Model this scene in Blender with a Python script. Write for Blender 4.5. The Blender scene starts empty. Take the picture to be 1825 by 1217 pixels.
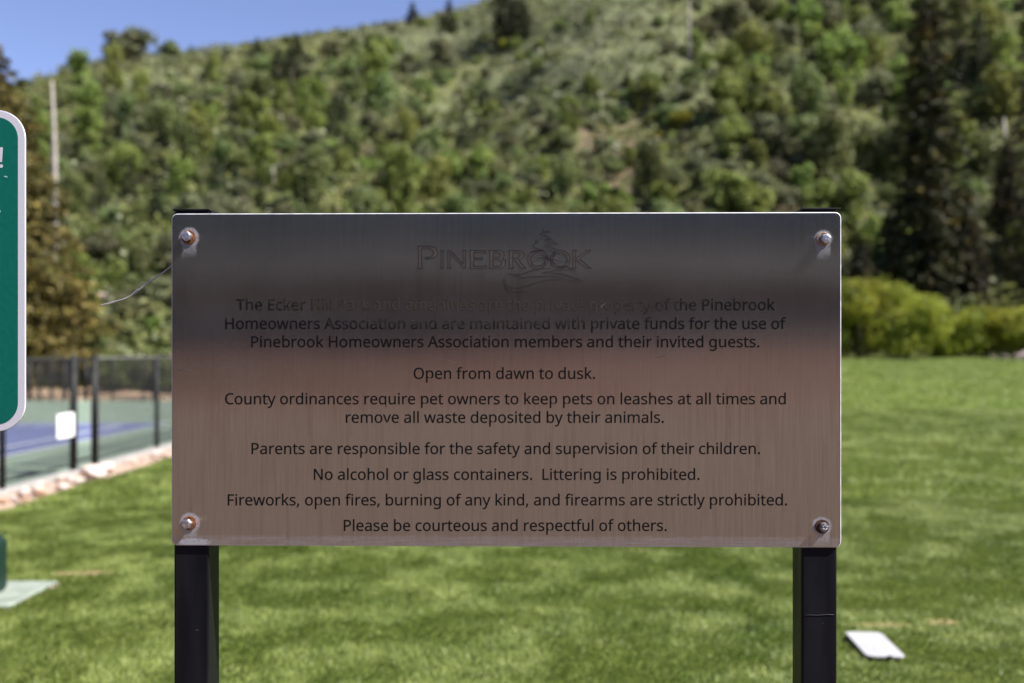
import bpy, bmesh, math, random
import numpy as np
from mathutils import Vector, Matrix

scene = bpy.context.scene
C = scene.collection
R = math.radians

# ------------------------------------------------------------------ camera
F_PX, CX, HOR, EYE = 1774.3, 912.5, 628.0, 1.5      # focal length in photo pixels, centre column, horizon row, eye height
cam_data = bpy.data.cameras.new('camera')
cam = bpy.data.objects.new('camera', cam_data)
C.objects.link(cam)
cam.location = (0, 0, EYE)
cam.rotation_euler = (R(90), 0, 0)
cam_data.lens = 35
cam_data.sensor_width = 36
cam_data.shift_y = (HOR - 608.5) / 1825
cam_data.clip_start = 0.05
cam_data.clip_end = 5000
cam_data.dof.use_dof = True
cam_data.dof.focus_distance = 1.81
cam_data.dof.aperture_fstop = 2.4
scene.camera = cam

# ------------------------------------------------------------------ sky and sun
SUN = Vector((0.84, -0.25, 1.0)).normalized()
world = bpy.data.worlds.new('World')
scene.world = world
world.use_nodes = True
wn = world.node_tree
sky = wn.nodes.new('ShaderNodeTexSky')
sky.sky_type = 'NISHITA'
sky.sun_disc = False
sky.sun_elevation = math.asin(SUN.z)
sky.sun_rotation = math.atan2(SUN.x, SUN.y)
sky.altitude = 2000
sky.air_density = 1.0
sky.dust_density = 0.3
sky.ozone_density = 4.5
tint = wn.nodes.new('ShaderNodeMix'); tint.data_type = 'RGBA'; tint.blend_type = 'MULTIPLY'; tint.inputs[0].default_value = 1
tint.inputs[7].default_value = (1.19, 0.94, 0.97, 1)        # the camera's slightly violet rendering of a high-altitude sky
wn.links.new(sky.outputs[0], tint.inputs[6])
wn.links.new(tint.outputs[2], wn.nodes['Background'].inputs[0])
wn.nodes['Background'].inputs[1].default_value = 0.08
sun_data = bpy.data.lights.new('sun', 'SUN')
sun_data.energy = 5.0
sun_data.angle = R(0.53)
sun_data.color = (1.0, 0.95, 0.87)
sun = bpy.data.objects.new('sun', sun_data)
C.objects.link(sun)
sun.rotation_euler = SUN.to_track_quat('Z', 'Y').to_euler()
sun.location = (30, -10, 40)

scene.view_settings.view_transform = 'Standard'
scene.view_settings.look = 'None'
scene.view_settings.gamma = 1
scene.view_settings.use_curve_mapping = False
scene.view_settings.exposure = 1.35
try:
    scene.cycles.max_bounces = 6
    scene.cycles.transparent_max_bounces = 4
except Exception:
    pass

# ------------------------------------------------------------------ helpers
rng = np.random.default_rng(11)
random.seed(5)

def tag(o, label=None, cat=None, group=None, kind=None):
    if label: o['label'] = label
    if cat: o['category'] = cat
    if group: o['group'] = group
    if kind: o['kind'] = kind
    return o

def empty(name, loc, rz=0.0):
    o = bpy.data.objects.new(name, None)
    C.objects.link(o)
    o.empty_display_size = 0.1
    o.location = loc
    o.rotation_euler = (0, 0, rz)
    return o

def link(name, me, mats=(), parent=None, loc=None):
    o = bpy.data.objects.new(name, me)
    C.objects.link(o)
    for m in (mats if isinstance(mats, (list, tuple)) else [mats]):
        me.materials.append(m)
    if parent: o.parent = parent
    if loc is not None: o.location = loc
    return o

def mesh_np(name, v, f, smooth=False, mat_idx=None, col=None):
    """v: n x 3 array; f: m x k array (k = 3 or 4)."""
    v = np.asarray(v, dtype=np.float32); f = np.asarray(f, dtype=np.int32)
    me = bpy.data.meshes.new(name)
    k = f.shape[1]
    me.vertices.add(len(v)); me.vertices.foreach_set('co', v.ravel())
    me.loops.add(f.size); me.loops.foreach_set('vertex_index', f.ravel())
    me.polygons.add(len(f)); me.polygons.foreach_set('loop_start', np.arange(0, f.size, k, dtype=np.int32))
    if smooth: me.polygons.foreach_set('use_smooth', np.ones(len(f), dtype=bool))
    else: me.polygons.foreach_set('use_smooth', np.zeros(len(f), dtype=bool))
    if mat_idx is not None: me.polygons.foreach_set('material_index', np.asarray(mat_idx, dtype=np.int32))
    me.update(calc_edges=True)
    if col is not None:
        for nm, arr in col.items():
            a = me.attributes.new(nm, 'FLOAT', 'POINT')
            a.data.foreach_set('value', np.asarray(arr, dtype=np.float32))
    return me

def bm_box(bm, x0, x1, y0, y1, z0, z1, bevel=0.0, seg=2):
    vs = [bm.verts.new(p) for p in ((x0,y0,z0),(x1,y0,z0),(x1,y1,z0),(x0,y1,z0),(x0,y0,z1),(x1,y0,z1),(x1,y1,z1),(x0,y1,z1))]
    fs = [bm.faces.new([vs[i] for i in q]) for q in ((0,3,2,1),(4,5,6,7),(0,1,5,4),(1,2,6,5),(2,3,7,6),(3,0,4,7))]
    if bevel:
        es = list({e for f in fs for e in f.edges})
        bmesh.ops.bevel(bm, geom=es, offset=bevel, segments=seg, affect='EDGES', profile=0.5)

def bm_tube(bm, pts, r, n=8, cap=True):
    """tube through pts with radius r (number or list)."""
    pts = [Vector(p) for p in pts]
    rs = r if isinstance(r, (list, tuple)) else [r] * len(pts)
    rings = []
    for i, p in enumerate(pts):
        d = (pts[min(i+1, len(pts)-1)] - pts[max(i-1, 0)]).normalized()
        a = d.orthogonal().normalized() if i == 0 else (rings_a - d * rings_a.dot(d)).normalized()
        rings_a = a
        b = d.cross(a)
        rings.append([bm.verts.new(p + (a * math.cos(2*math.pi*k/n) + b * math.sin(2*math.pi*k/n)) * rs[i]) for k in range(n)])
    for i in range(len(rings)-1):
        for k in range(n):
            f = bm.faces.new((rings[i][k], rings[i][(k+1) % n], rings[i+1][(k+1) % n], rings[i+1][k])); f.smooth = True
    if cap:
        bm.faces.new(rings[0][::-1]); bm.faces.new(rings[-1])

def bm_obj(name, bm, mats, parent=None, loc=None):
    bmesh.ops.recalc_face_normals(bm, faces=bm.faces[:])
    me = bpy.data.meshes.new(name)
    bm.to_mesh(me); bm.free()
    return link(name, me, mats, parent, loc)

# node material helpers
def new_mat(name):
    m = bpy.data.materials.new(name); m.use_nodes = True
    nt = m.node_tree
    return m, nt, nt.nodes['Principled BSDF']

def N(nt, typ, **kw):
    n = nt.nodes.new(typ)
    for k, v in kw.items():
        if k.startswith('i_'): n.inputs[int(k[2:]) if k[2:].isdigit() else k[2:]].default_value = v
        else: setattr(n, k, v)
    return n

def val(nt, s, x):
    """wire a socket or set a number/colour"""
    if hasattr(s, 'links') or not hasattr(x, 'is_linked'):
        pass
    if hasattr(x, 'is_output'): nt.links.new(x, s)
    else: s.default_value = x

def math_n(nt, op, a, b=0.0, c=None, clamp=False):
    n = nt.nodes.new('ShaderNodeMath'); n.operation = op; n.use_clamp = clamp
    val(nt, n.inputs[0], a); val(nt, n.inputs[1], b)
    if c is not None: val(nt, n.inputs[2], c)
    return n.outputs[0]

def mix_c(nt, fac, a, b, mode='MIX'):
    n = nt.nodes.new('ShaderNodeMix'); n.data_type = 'RGBA'; n.blend_type = mode; n.clamp_factor = True
    val(nt, n.inputs[0], fac)
    for s, x in ((n.inputs[6], a), (n.inputs[7], b)):
        if hasattr(x, 'is_output'): nt.links.new(x, s)
        else: s.default_value = (*x, 1) if len(x) == 3 else x
    return n.outputs[2]

def noise(nt, vec, scale, detail=3, rough=0.55, out=0):
    n = nt.nodes.new('ShaderNodeTexNoise')
    n.inputs['Scale'].default_value = scale; n.inputs['Detail'].default_value = detail; n.inputs['Roughness'].default_value = rough
    if vec is not None: nt.links.new(vec, n.inputs['Vector'])
    return n.outputs[out]

def ramp(nt, x, lo, hi, a=0.0, b=1.0):
    n = nt.nodes.new('ShaderNodeMapRange'); n.clamp = True
    n.interpolation_type = 'SMOOTHSTEP'
    nt.links.new(x, n.inputs[0])
    for i, q in enumerate((lo, hi, a, b)): val(nt, n.inputs[i+1], q)
    return n.outputs[0]

def coord(nt, which='Object', scale=None):
    tc = nt.nodes.new('ShaderNodeTexCoord'); o = tc.outputs[which]
    if scale:
        mp = nt.nodes.new('ShaderNodeMapping'); mp.inputs['Scale'].default_value = scale
        nt.links.new(o, mp.inputs[0]); o = mp.outputs[0]
    return o

def bump(nt, h, strength, dist, bsdf):
    b = nt.nodes.new('ShaderNodeBump'); b.inputs['Strength'].default_value = strength; b.inputs['Distance'].default_value = dist
    nt.links.new(h, b.inputs['Height']); nt.links.new(b.outputs[0], bsdf.inputs['Normal'])

def simple_mat(name, col, rough=0.6, metal=0.0, var=0.25, scale=8.0, bmp=0.0, bscale=60.0, spec=0.5):
    m, nt, b = new_mat(name)
    c = coord(nt)
    n1 = noise(nt, c, scale, 5)
    lo = tuple(x * (1 - var) for x in col); hi = tuple(min(1, x * (1 + var)) for x in col)
    nt.links.new(mix_c(nt, ramp(nt, n1, 0.3, 0.7), lo, hi), b.inputs['Base Color'])
    nt.links.new(ramp(nt, n1, 0.3, 0.7, rough * 0.85, min(1, rough * 1.15)), b.inputs['Roughness'])
    b.inputs['Metallic'].default_value = metal
    b.inputs['Specular IOR Level'].default_value = spec
    if bmp: bump(nt, noise(nt, c, bscale, 4), 0.6, bmp, b)
    return m

def leaf_mat(name, dark, light, accent=None, trans=0.3, nscale=0.35, gloss=0.55):
    """foliage: hue drifts from leaf to leaf, clump to clump and plant to plant"""
    m, nt, b = new_mat(name)
    g = nt.nodes.new('ShaderNodeNewGeometry')
    oi = nt.nodes.new('ShaderNodeObjectInfo')
    n1 = noise(nt, g.outputs['Position'], nscale, 4)
    f = math_n(nt, 'ADD', ramp(nt, n1, 0.3, 0.7), math_n(nt, 'MULTIPLY', math_n(nt, 'SUBTRACT', g.outputs['Random Per Island'], 0.5), 0.9), clamp=True)
    c = mix_c(nt, f, dark, light)
    if accent:
        c = mix_c(nt, ramp(nt, noise(nt, g.outputs['Position'], nscale * 1.7, 3), 0.52, 0.72), c, accent)
    k = math_n(nt, 'MULTIPLY_ADD', oi.outputs['Random'], 0.5, 0.75)
    cc = nt.nodes.new('ShaderNodeHueSaturation')
    nt.links.new(c, cc.inputs['Color']); nt.links.new(k, cc.inputs['Value'])
    nt.links.new(math_n(nt, 'MULTIPLY_ADD', oi.outputs['Random'], 0.05, 0.475), cc.inputs['Hue'])
    nt.links.new(cc.outputs[0], b.inputs['Base Color'])
    b.inputs['Roughness'].default_value = gloss
    b.inputs['Specular IOR Level'].default_value = 0.25
    t = nt.nodes.new('ShaderNodeBsdfTranslucent'); nt.links.new(cc.outputs[0], t.inputs[0])
    mx = nt.nodes.new('ShaderNodeMixShader'); mx.inputs[0].default_value = trans
    nt.links.new(b.outputs[0], mx.inputs[1]); nt.links.new(t.outputs[0], mx.inputs[2])
    nt.links.new(mx.outputs[0], nt.nodes['Material Output'].inputs[0])
    return m

# ------------------------------------------------------------------ lie of the land
def sstep(a, b, x):
    t = np.clip((np.asarray(x, dtype=float) - a) / (b - a), 0, 1)
    return t * t * (3 - 2 * t)

def lawn_z(x, y):
    x = np.asarray(x, dtype=float); y = np.asarray(y, dtype=float)
    return 1.22 * np.clip((y - 6) / 46, 0, 1.0) * sstep(-4.5, 4.0, x) + 0.02 * np.sin(x * 0.9 + y * 0.5) * sstep(-4.5, -2, x) * sstep(3, 6, y)

SKY_PX = np.array([-900, -300, 0, 100, 170, 310, 400, 560, 700, 830, 900, 1100, 1400, 1825, 2300, 3000.])
SKY_PY = np.array([260, 200, 156, 136, 122, 106, 88, 52, 40, 26, 0, -60, -120, -150, -90, 60.])

def hill_z(x, y):
    x = np.asarray(x, dtype=float); y = np.asarray(y, dtype=float)
    px = CX + F_PX * x / np.maximum(y, 20)
    s = (HOR - np.interp(px, SKY_PX, SKY_PY)) / F_PX
    y0 = np.interp(px, [0, 400, 1300, 1600, 2000], [34, 36, 54, 57, 56])
    yc = np.interp(px, [-300, 0, 500, 900, 1250, 1500, 2200], [120, 128, 150, 185, 180, 205, 215])
    top = s * yc + EYE
    t = (y - y0) / (yc - y0)
    f = np.where(t < 0.12, np.maximum(t, 0) ** 2 / 0.24, t - 0.06)
    u = np.clip(t - 0.88, 0, 0.35)
    f = f - u * u * 1.2
    f = np.where(t > 1.23, (1.23 - 0.06 - 0.147) - (t - 1.23) * 0.1, f)
    f = np.maximum(f, 0) / 0.93
    rough = (1.3 * np.sin(x * 0.11 + y * 0.05) + 0.9 * np.sin(x * 0.23 - y * 0.13 + 1.0) + 0.5 * np.sin(x * 0.41 + y * 0.37 + 2.0)
             + 0.3 * np.sin(x * 0.9 - y * 0.7) + 0.22 * np.sin(x * 1.7 + y * 1.3))
    z = lawn_z(x, np.minimum(y, y0)) + f * top + rough * sstep(0.02, 0.3, t) * (0.4 + 0.6 * sstep(0.95, 0.7, t))
    # knoll with a gully on its right hand
    kx = x - 12.0 - (y - 120) * 0.02
    z = z + 5.0 * np.exp(-(kx / 13) ** 2) * sstep(0.25, 0.7, t) - 3.5 * np.exp(-((x - 36 - (y - 90) * 0.18) / 7.5) ** 2) * sstep(0.1, 0.4, t)
    return np.where(t > 0, z, lawn_z(x, y) - 0.05)

def hill_hit(px, py):
    """where the sight line through a photo pixel meets the slope"""
    u = (px - CX) / F_PX; w = (HOR - py) / F_PX
    ys = np.linspace(34, 250, 1500)
    d = hill_z(u * ys, ys) - (EYE + w * ys)
    k = np.nonzero(d > 0)[0]
    if not len(k): return None
    y = ys[k[0]]
    return Vector((u * y, y, float(hill_z(u * y, y))))

def at(px, d, z=None):
    """world x for a photo column at distance d"""
    return (px - CX) / F_PX * d

# ------------------------------------------------------------------ ground materials
def m_lawn():
    m, nt, b = new_mat('lawn_turf')
    c = coord(nt)
    n1 = noise(nt, c, 0.7, 5, 0.6); n2 = noise(nt, c, 7.0, 4, 0.6); n3 = noise(nt, c, 40.0, 3)
    col = mix_c(nt, ramp(nt, n1, 0.35, 0.65), (0.075, 0.12, 0.018), (0.12, 0.16, 0.03))
    col = mix_c(nt, ramp(nt, n2, 0.4, 0.75), col, (0.14, 0.17, 0.04))
    col = mix_c(nt, ramp(nt, n3, 0.5, 0.8), col, (0.03, 0.06, 0.008))
    # worn straw-coloured spots beside the white cover
    sx = nt.nodes.new('ShaderNodeSeparateXYZ'); nt.links.new(c, sx.inputs[0])
    for (x0, y0, rx, ry) in BARE:
        dx = math_n(nt, 'DIVIDE', math_n(nt, 'SUBTRACT', sx.outputs[0], x0), rx)
        dy = math_n(nt, 'DIVIDE', math_n(nt, 'SUBTRACT', sx.outputs[1], y0), ry)
        d = math_n(nt, 'ADD', math_n(nt, 'MULTIPLY', dx, dx), math_n(nt, 'MULTIPLY', dy, dy))
        d = math_n(nt, 'ADD', d, math_n(nt, 'MULTIPLY', n2, 0.8))
        col = mix_c(nt, ramp(nt, d, 1.5, 0.7), col, (0.30, 0.23, 0.12))
    nt.links.new(col, b.inputs['Base Color'])
    b.inputs['Roughness'].default_value = 0.9
    b.inputs['Specular IOR Level'].default_value = 0.1
    bump(nt, noise(nt, c, 30, 6, 0.7), 1.0, 0.03, b)
    return m

def m_hill():
    m, nt, b = new_mat('hillside_soil_and_grass')
    c = coord(nt)
    a1 = nt.nodes.new('ShaderNodeAttribute'); a1.attribute_name = 'soil'
    a2 = nt.nodes.new('ShaderNodeAttribute'); a2.attribute_name = 'sage'
    n1 = noise(nt, c, 0.12, 5, 0.6); n2 = noise(nt, c, 0.9, 5, 0.65); n3 = noise(nt, c, 4, 4, 0.7)
    col = mix_c(nt, ramp(nt, n1, 0.35, 0.65), (0.072, 0.088, 0.026), (0.125, 0.138, 0.042))
    col = mix_c(nt, ramp(nt, n2, 0.45, 0.7), col, (0.075, 0.066, 0.040))
    col = mix_c(nt, ramp(nt, n3, 0.5, 0.8), col, (0.17, 0.16, 0.085))
    col = mix_c(nt, math_n(nt, 'MULTIPLY', a2.outputs['Fac'], ramp(nt, n2, 0.25, 0.6)), col, (0.150, 0.165, 0.090))
    sf = math_n(nt, 'ADD', a1.outputs['Fac'], math_n(nt, 'MULTIPLY', math_n(nt, 'SUBTRACT', n2, 0.56), 2.6))
    col = mix_c(nt, ramp(nt, sf, 0.45, 1.1), col, (0.175, 0.130, 0.088))
    nt.links.new(col, b.inputs['Base Color'])
    b.inputs['Roughness'].default_value = 0.95
    b.inputs['Specular IOR Level'].default_value = 0.1
    bump(nt, n3, 1.0, 0.35, b)
    return m

BARE = [(2.05, 5.55, 0.20, 0.055), (2.42, 5.60, 0.12, 0.07), (-2.9, 6.72, 0.25, 0.08), (3.6, 9.0, 0.4, 0.08), (0.9, 7.5, .2, .05)]

def vnoise(x, y, s, seed=0, octv=4):
    """fractal value noise in -1..1, features about s metres across"""
    out = 0; amp = 1.0; tot = 0
    for o_ in range(octv):
        g = np.random.default_rng(seed + o_).uniform(-1, 1, (256, 256))
        u = x / s; v = y / s; i = np.floor(u).astype(int); j = np.floor(v).astype(int); fu = u - i; fv = v - j
        fu = fu * fu * (3 - 2 * fu); fv = fv * fv * (3 - 2 * fv)
        a = g[i % 256, j % 256]; b_ = g[(i + 1) % 256, j % 256]; c_ = g[i % 256, (j + 1) % 256]; d_ = g[(i + 1) % 256, (j + 1) % 256]
        out = out + amp * ((a * (1 - fu) + b_ * fu) * (1 - fv) + (c_ * (1 - fu) + d_ * fu) * fv); tot += amp; amp *= .6; s = s * .5
    return out / tot * 1.6

# ------------------------------------------------------------------ the setting
def sheet(name, x0, x1, y0, y1, nx, ny, zf, mat, edge=None):
    xs = np.linspace(x0, x1, nx); ys = np.linspace(y0, y1, ny)
    X, Y = np.meshgrid(xs, ys)
    if edge is not None: X, Y = edge(X, Y)
    Z = zf(X, Y) if callable(zf) else np.full_like(X, zf)
    v = np.stack([X.ravel(), Y.ravel(), Z.ravel()], 1)
    i = np.arange(nx * ny).reshape(ny, nx)
    f = np.stack([i[:-1, :-1].ravel(), i[:-1, 1:].ravel(), i[1:, 1:].ravel(), i[1:, :-1].ravel()], 1)
    o = link(name, mesh_np(name, v, f, smooth=True), mat)
    o['kind'] = 'structure'
    return o

m_dirt = simple_mat('tan_dirt', (0.30, 0.215, 0.15), 0.95, var=0.3, scale=1.2, bmp=0.02, bscale=9, spec=0.1)
m_gravel = simple_mat('dark_brown_grit', (0.102, 0.073, 0.056), 0.95, var=0.22, scale=3, bmp=0.01, bscale=70, spec=0.1)
m_strip = simple_mat('pinkish_gravel_strip', (0.36, 0.26, 0.205), 0.95, var=0.35, scale=9, bmp=0.02, bscale=40, spec=0.1)
LAWN = m_lawn()

sheet('ground', -1500, 1500, -1500, 1500, 9, 9, -0.12, m_dirt)
sheet('gravel_plaza', -90, 90, -46, 2.6, 30, 30, 0.0, m_gravel)

def lawn_edge(X, Y):
    lo = X <= -4.86
    X = np.where(lo, X + 0.05 * np.sin(Y * 2.1) + 0.03 * np.sin(Y * 5.3), X)
    return X, Y
sheet('lawn', -4.87, 45, 2.6, 58, 220, 240, lawn_z, LAWN, lawn_edge)
sheet('gravel_strip', -5.50, -4.7, 2.6, 32.2, 8, 120, lambda X, Y: -0.035 + 0.02 * np.sin(X * 9 + Y * 3) * np.sin(Y * 7), m_strip)
sheet('dirt_bank', -40, -3.0, 32.0, 37.0, 60, 14, lambda X, Y: -0.03 + 0.05 * (Y - 32) + 0.04 * np.sin(X * 2 + Y), m_dirt)

# hillside
us = np.linspace(-1.3, 1.3, 300); ysl = np.concatenate([np.linspace(31, 60, 50), np.linspace(60.5, 290, 230)])
U, Y = np.meshgrid(us, ysl); X = U * Y
Z = hill_z(X, Y)
soil = np.zeros_like(X); sage = np.zeros_like(X)
def blob(px, py, rx, ry, amt=1.0):
    """patch of the slope round the place seen at (px, py); radii across and up the slope in metres"""
    h = hill_hit(px, py)
    if h is None: return 0
    return amt * np.exp(-(((X - h.x) / rx) ** 2 + ((Y - h.y) / ry) ** 2))
for a in [(1085, 235, 4, 5, 1), (1100, 270, 4, 5, .8), (1140, 240, 1.5, 5, 1), (1070, 300, 3, 3, .7), (1120, 290, 2.5, 4, 1), (1150, 315, 2.5, 4, 1), (1170, 370, 3, 4, 1),
          (1000, 340, 2, 4, .7), (1510, 385, 3, 3, 1), (1740, 365, 2, 2, .6), (250, 560, 4, 2.5, .9), (170, 560, 3, 2, .7), (290, 595, 5, 2, .9), (650, 375, 2, 2, .8),
          (560, 45, 8, 5, .7), (620, 50, 6, 4, .5), (1240, 200, 2, 3, .5), (1300, 60, 2, 4, .6), (1800, 430, 4, 3, .7), (1660, 525, 6, 3, .8), (1760, 470, 4, 2, .7), (440, 60, 6, 4, .5)]:
    soil += blob(*a)
for a in [(1060, 70, 18, 22, 1), (1000, 120, 12, 10, 1), (1120, 120, 12, 12, .9), (700, 70, 12, 9, .9), (860, 50, 10, 8, .9), (300, 120, 9, 7, .8), (240, 150, 6, 6, .6), (950, 180, 9, 8, .6)]:
    sage += blob(*a)
v = np.stack([X.ravel(), Y.ravel(), Z.ravel()], 1)
i = np.arange(X.size).reshape(X.shape)
f = np.stack([i[:-1, :-1].ravel(), i[:-1, 1:].ravel(), i[1:, 1:].ravel(), i[1:, :-1].ravel()], 1)
me = mesh_np('hillside', v, f, smooth=True, col={'soil': np.clip(soil, 0, 1).ravel(), 'sage': np.clip(sage, 0, 1).ravel()})
hs = link('hillside', me, m_hill()); hs['kind'] = 'structure'

# ------------------------------------------------------------------ courts
m_green = simple_mat('green_court_coating', (0.15, 0.20, 0.15), 0.85, var=0.10, scale=1.5, bmp=0.001, bscale=200)
m_blue = simple_mat('blue_court_coating', (0.085, 0.105, 0.215), 0.85, var=0.08, scale=1.2, bmp=0.001, bscale=200)
m_line = simple_mat('white_court_paint', (0.42, 0.44, 0.47), 0.7, var=0.08, scale=6)
m_conc = simple_mat('pale_concrete', (0.27, 0.26, 0.245), 0.9, var=0.15, scale=5, bmp=0.003, bscale=60)
def slab(name, x0, x1, y0, y1, z0, z1, mat, kind='structure', bev=0.0):
    bm = bmesh.new(); bm_box(bm, x0, x1, y0, y1, z0, z1, bev, 1)
    o = bm_obj(name, bm, mat)
    if kind: o['kind'] = kind
    return o
slab('court_surface', -40, -5.52, 2.7, 31.5, -0.10, -0.02, m_green)
slab('blue_court', -20.5, -7.35, 7.0, 21.4, -0.018, -0.014, m_blue)
bm = bmesh.new()
Zl = -0.010
for (x0, x1, y0, y1) in [(-7.42, -7.35, 7.0, 21.4), (-8.12, -8.04, 7.0, 20.6), (-20, -8.12, 20.5, 20.6), (-20, -8.12, 14.9, 15.0), (-14.0, -13.92, 7.0, 14.9), (-20.5, -7.42, 21.32, 21.4), (-11.2, -11.12, 15.0, 20.5)]:
    bm_box(bm, x0, x1, y0, y1, -0.0138, Zl)
o = bm_obj('court_lines', bm, m_line); o['kind'] = 'structure'
slab('concrete_curb', -5.62, -5.44, 2.7, 31.7, -0.08, 0.02, m_conc, bev=0.01)

# ------------------------------------------------------------------ fences round the courts
m_black = simple_mat('black_vinyl_coated_steel', (0.004, 0.0043, 0.005), 0.6, metal=0.0, spec=.3, var=0.3, scale=20)
m_rail = simple_mat('weathered_steel_rail', (0.05, 0.05, 0.053), 0.5, metal=0.3, var=0.2, scale=20)
m_white = simple_mat('white_enamel', (0.80, 0.80, 0.80), 0.5, var=0.04, scale=6)
def mesh_panel(xa, ya, xb, yb, z0, z1, parent, pitch=0.055, r=0.0030):
    a = Vector((xa, ya, 0)); b = Vector((xb, yb, 0)); L = (b - a).length; d = (b - a) / L; nrm = Vector((-d.y, d.x, 0))
    h = z1 - z0; V = []; Fq = []
    def wire(s0, q0, s1, q1, off):
        p = a + d * s0 + Vector((0, 0, z0 + q0)) + nrm * off; q = a + d * s1 + Vector((0, 0, z0 + q1)) + nrm * off
        w = (q - p).normalized(); e1 = nrm * r; e2 = w.cross(nrm) * r
        k = len(V)
        for c0 in (p, q):
            V.extend([c0 + e1, c0 + e2, c0 - e1, c0 - e2])
        for j in range(4):
            Fq.append((k + j, k + (j + 1) % 4, k + 4 + (j + 1) % 4, k + 4 + j))
    for sgn in (1, -1):
        s = -h
        while s < L:
            s0, s1 = s, s + h; q0, q1 = 0.0, h
            if s0 < 0: q0 = -s0; s0 = 0
            if s1 > L: q1 = h - (s1 - L); s1 = L
            if q1 - q0 > 0.03:
                if sgn == 1: wire(s0, q0, s1, q1, 0.0025)
                else: wire(L - s0, q0, L - s1, q1, -0.0025)
            s += pitch
    o = link('chain_link_mesh', mesh_np('chain_link_mesh', [tuple(p) for p in V], Fq), m_black, parent)
    o['kind'] = 'stuff'
    return o

def post(x, y, h, r, parent, ball=False, name='post'):
    bm = bmesh.new()
    bm_tube(bm, [(0, 0, -0.05), (0, 0, h)], r, 12)
    if ball:
        pts = [(0, 0, h), (0, 0, h + 0.01), (0, 0, h + 0.03), (0, 0, h + 0.06), (0, 0, h + 0.08)]
        bm_tube(bm, pts, [r * 1.2, r * 1.3, r * 1.35, r * 0.9, r * 0.2], 12)
    return bm_obj(name, bm, m_black, parent, (x, y, 0))
FX = -5.53
fence = empty('court_fence', (0, 0, 0))
tag(fence, 'low black chain link fence along the near side of the courts beside the rock strip', 'fence')
FH = 1.42
fp = [8.3, 10.8, 12.55, 13.2, 15.5, 18.0, 20.5, 23.0, 25.5, 28.0, 31.3]
for y in fp:
    big = y in (12.55, 13.2)
    post(FX, y, FH + (0.05 if big else 0.0), 0.045 if big else 0.034, fence, name='gate_post' if big else 'post')
for (ya, yb) in ((3.0, 12.55), (13.2, 31.3)):
    bm = bmesh.new(); bm_tube(bm, [(FX, ya, FH), (FX, yb, FH)], 0.017, 10); bm_obj('top_rail', bm, m_rail, fence)
    bm = bmesh.new(); bm_tube(bm, [(FX, ya, 0.09), (FX, yb, 0.09)], 0.012, 8); bm_obj('bottom_rail', bm, m_black, fence)
    mesh_panel(FX, ya, FX, yb, 0.09, FH, fence)
bm = bmesh.new()
for z in (0.12, 1.40): bm_tube(bm, [(FX, 12.6, z), (FX, 13.15, z)], 0.018, 8)
bm_tube(bm, [(FX, 12.63, 0.12), (FX, 12.63, 1.40)], 0.018, 8); bm_tube(bm, [(FX, 13.12, 0.12), (FX, 13.12, 1.40)], 0.018, 8)
bm_obj('gate_frame', bm, m_black, fence)
# notice on the fence
ns = empty('fence_notice', (FX + 0.035, 12.26, 0.6))
tag(ns, 'small blank white rectangular notice wired to the black court fence', 'sign')
bm = bmesh.new(); bm_box(bm, -0.003, 0.003, -0.235, 0.235, -0.15, 0.15, 0.0)
vert = [e for e in bm.edges if abs(e.verts[0].co.x - e.verts[1].co.x) > 0.004]
bmesh.ops.bevel(bm, geom=vert, offset=0.03, segments=4, affect='EDGES', profile=0.5)
bm_obj('notice_panel', bm, m_white, ns)
bm = bmesh.new()
for yy in (-0.2, 0.2):
    for zz in (-0.12, 0.12): bm_tube(bm, [(-0.034, yy, zz), (0.005, yy, zz)], 0.004, 6)
bm_obj('wire_fixing', bm, m_rail, ns)

ff = empty('far_court_fence', (0, 31.6, 0))
tag(ff, 'black fence of closely set posts with round caps across the far end of the courts', 'fence')
for px in (-14, 8, 30, 52, 70, 92, 115, 137, 153):
    post(at(px, 31.6), 0, 1.24, 0.065 if px in (52, 115, 153) else 0.045, ff, ball=True)
for px in (200, 255, 275, 330, 430, 520):
    post(at(px, 31.6), 0, 1.34, 0.06 if px == 275 else 0.035, ff, ball=False)
for z in (0.10, 0.7, 1.16):
    bm = bmesh.new(); bm_tube(bm, [(at(-20, 31.6), 0, z), (at(560, 31.6), 0, z)], 0.02, 8); bm_obj('rail', bm, m_black, ff)

# ------------------------------------------------------------------ foliage builders
def leaf_quads(P, Nrm, size, jitter=0.5, tri=False, seed=0, aspect=0.6):
    """one bent leaf card per point: P n x 3, Nrm facing directions, size number or array"""
    r = np.random.default_rng(seed)
    n = len(P)
    d = Nrm + r.normal(0, jitter, (n, 3)); d /= np.linalg.norm(d, axis=1)[:, None] + 1e-9
    a = np.cross(d, r.normal(0, 1, (n, 3))); a /= np.linalg.norm(a, axis=1)[:, None] + 1e-9
    b = np.cross(d, a)
    s = (np.ones(n) * size * r.uniform(0.6, 1.35, n))[:, None]
    if tri:
        V = np.stack([P - a * s * 0.5, P + a * s * 0.5, P + b * s * 0.9], 1).reshape(-1, 3)
        return V, np.arange(3 * n).reshape(-1, 3)
    V = np.stack([P - a * s * 0.5, P - b * s * aspect * 0.5 + d * s * 0.12, P + a * s * 0.5, P + b * s * aspect * 0.5 + d * s * 0.12], 1).reshape(-1, 3)
    return V, np.arange(4 * n).reshape(-1, 4)

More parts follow.
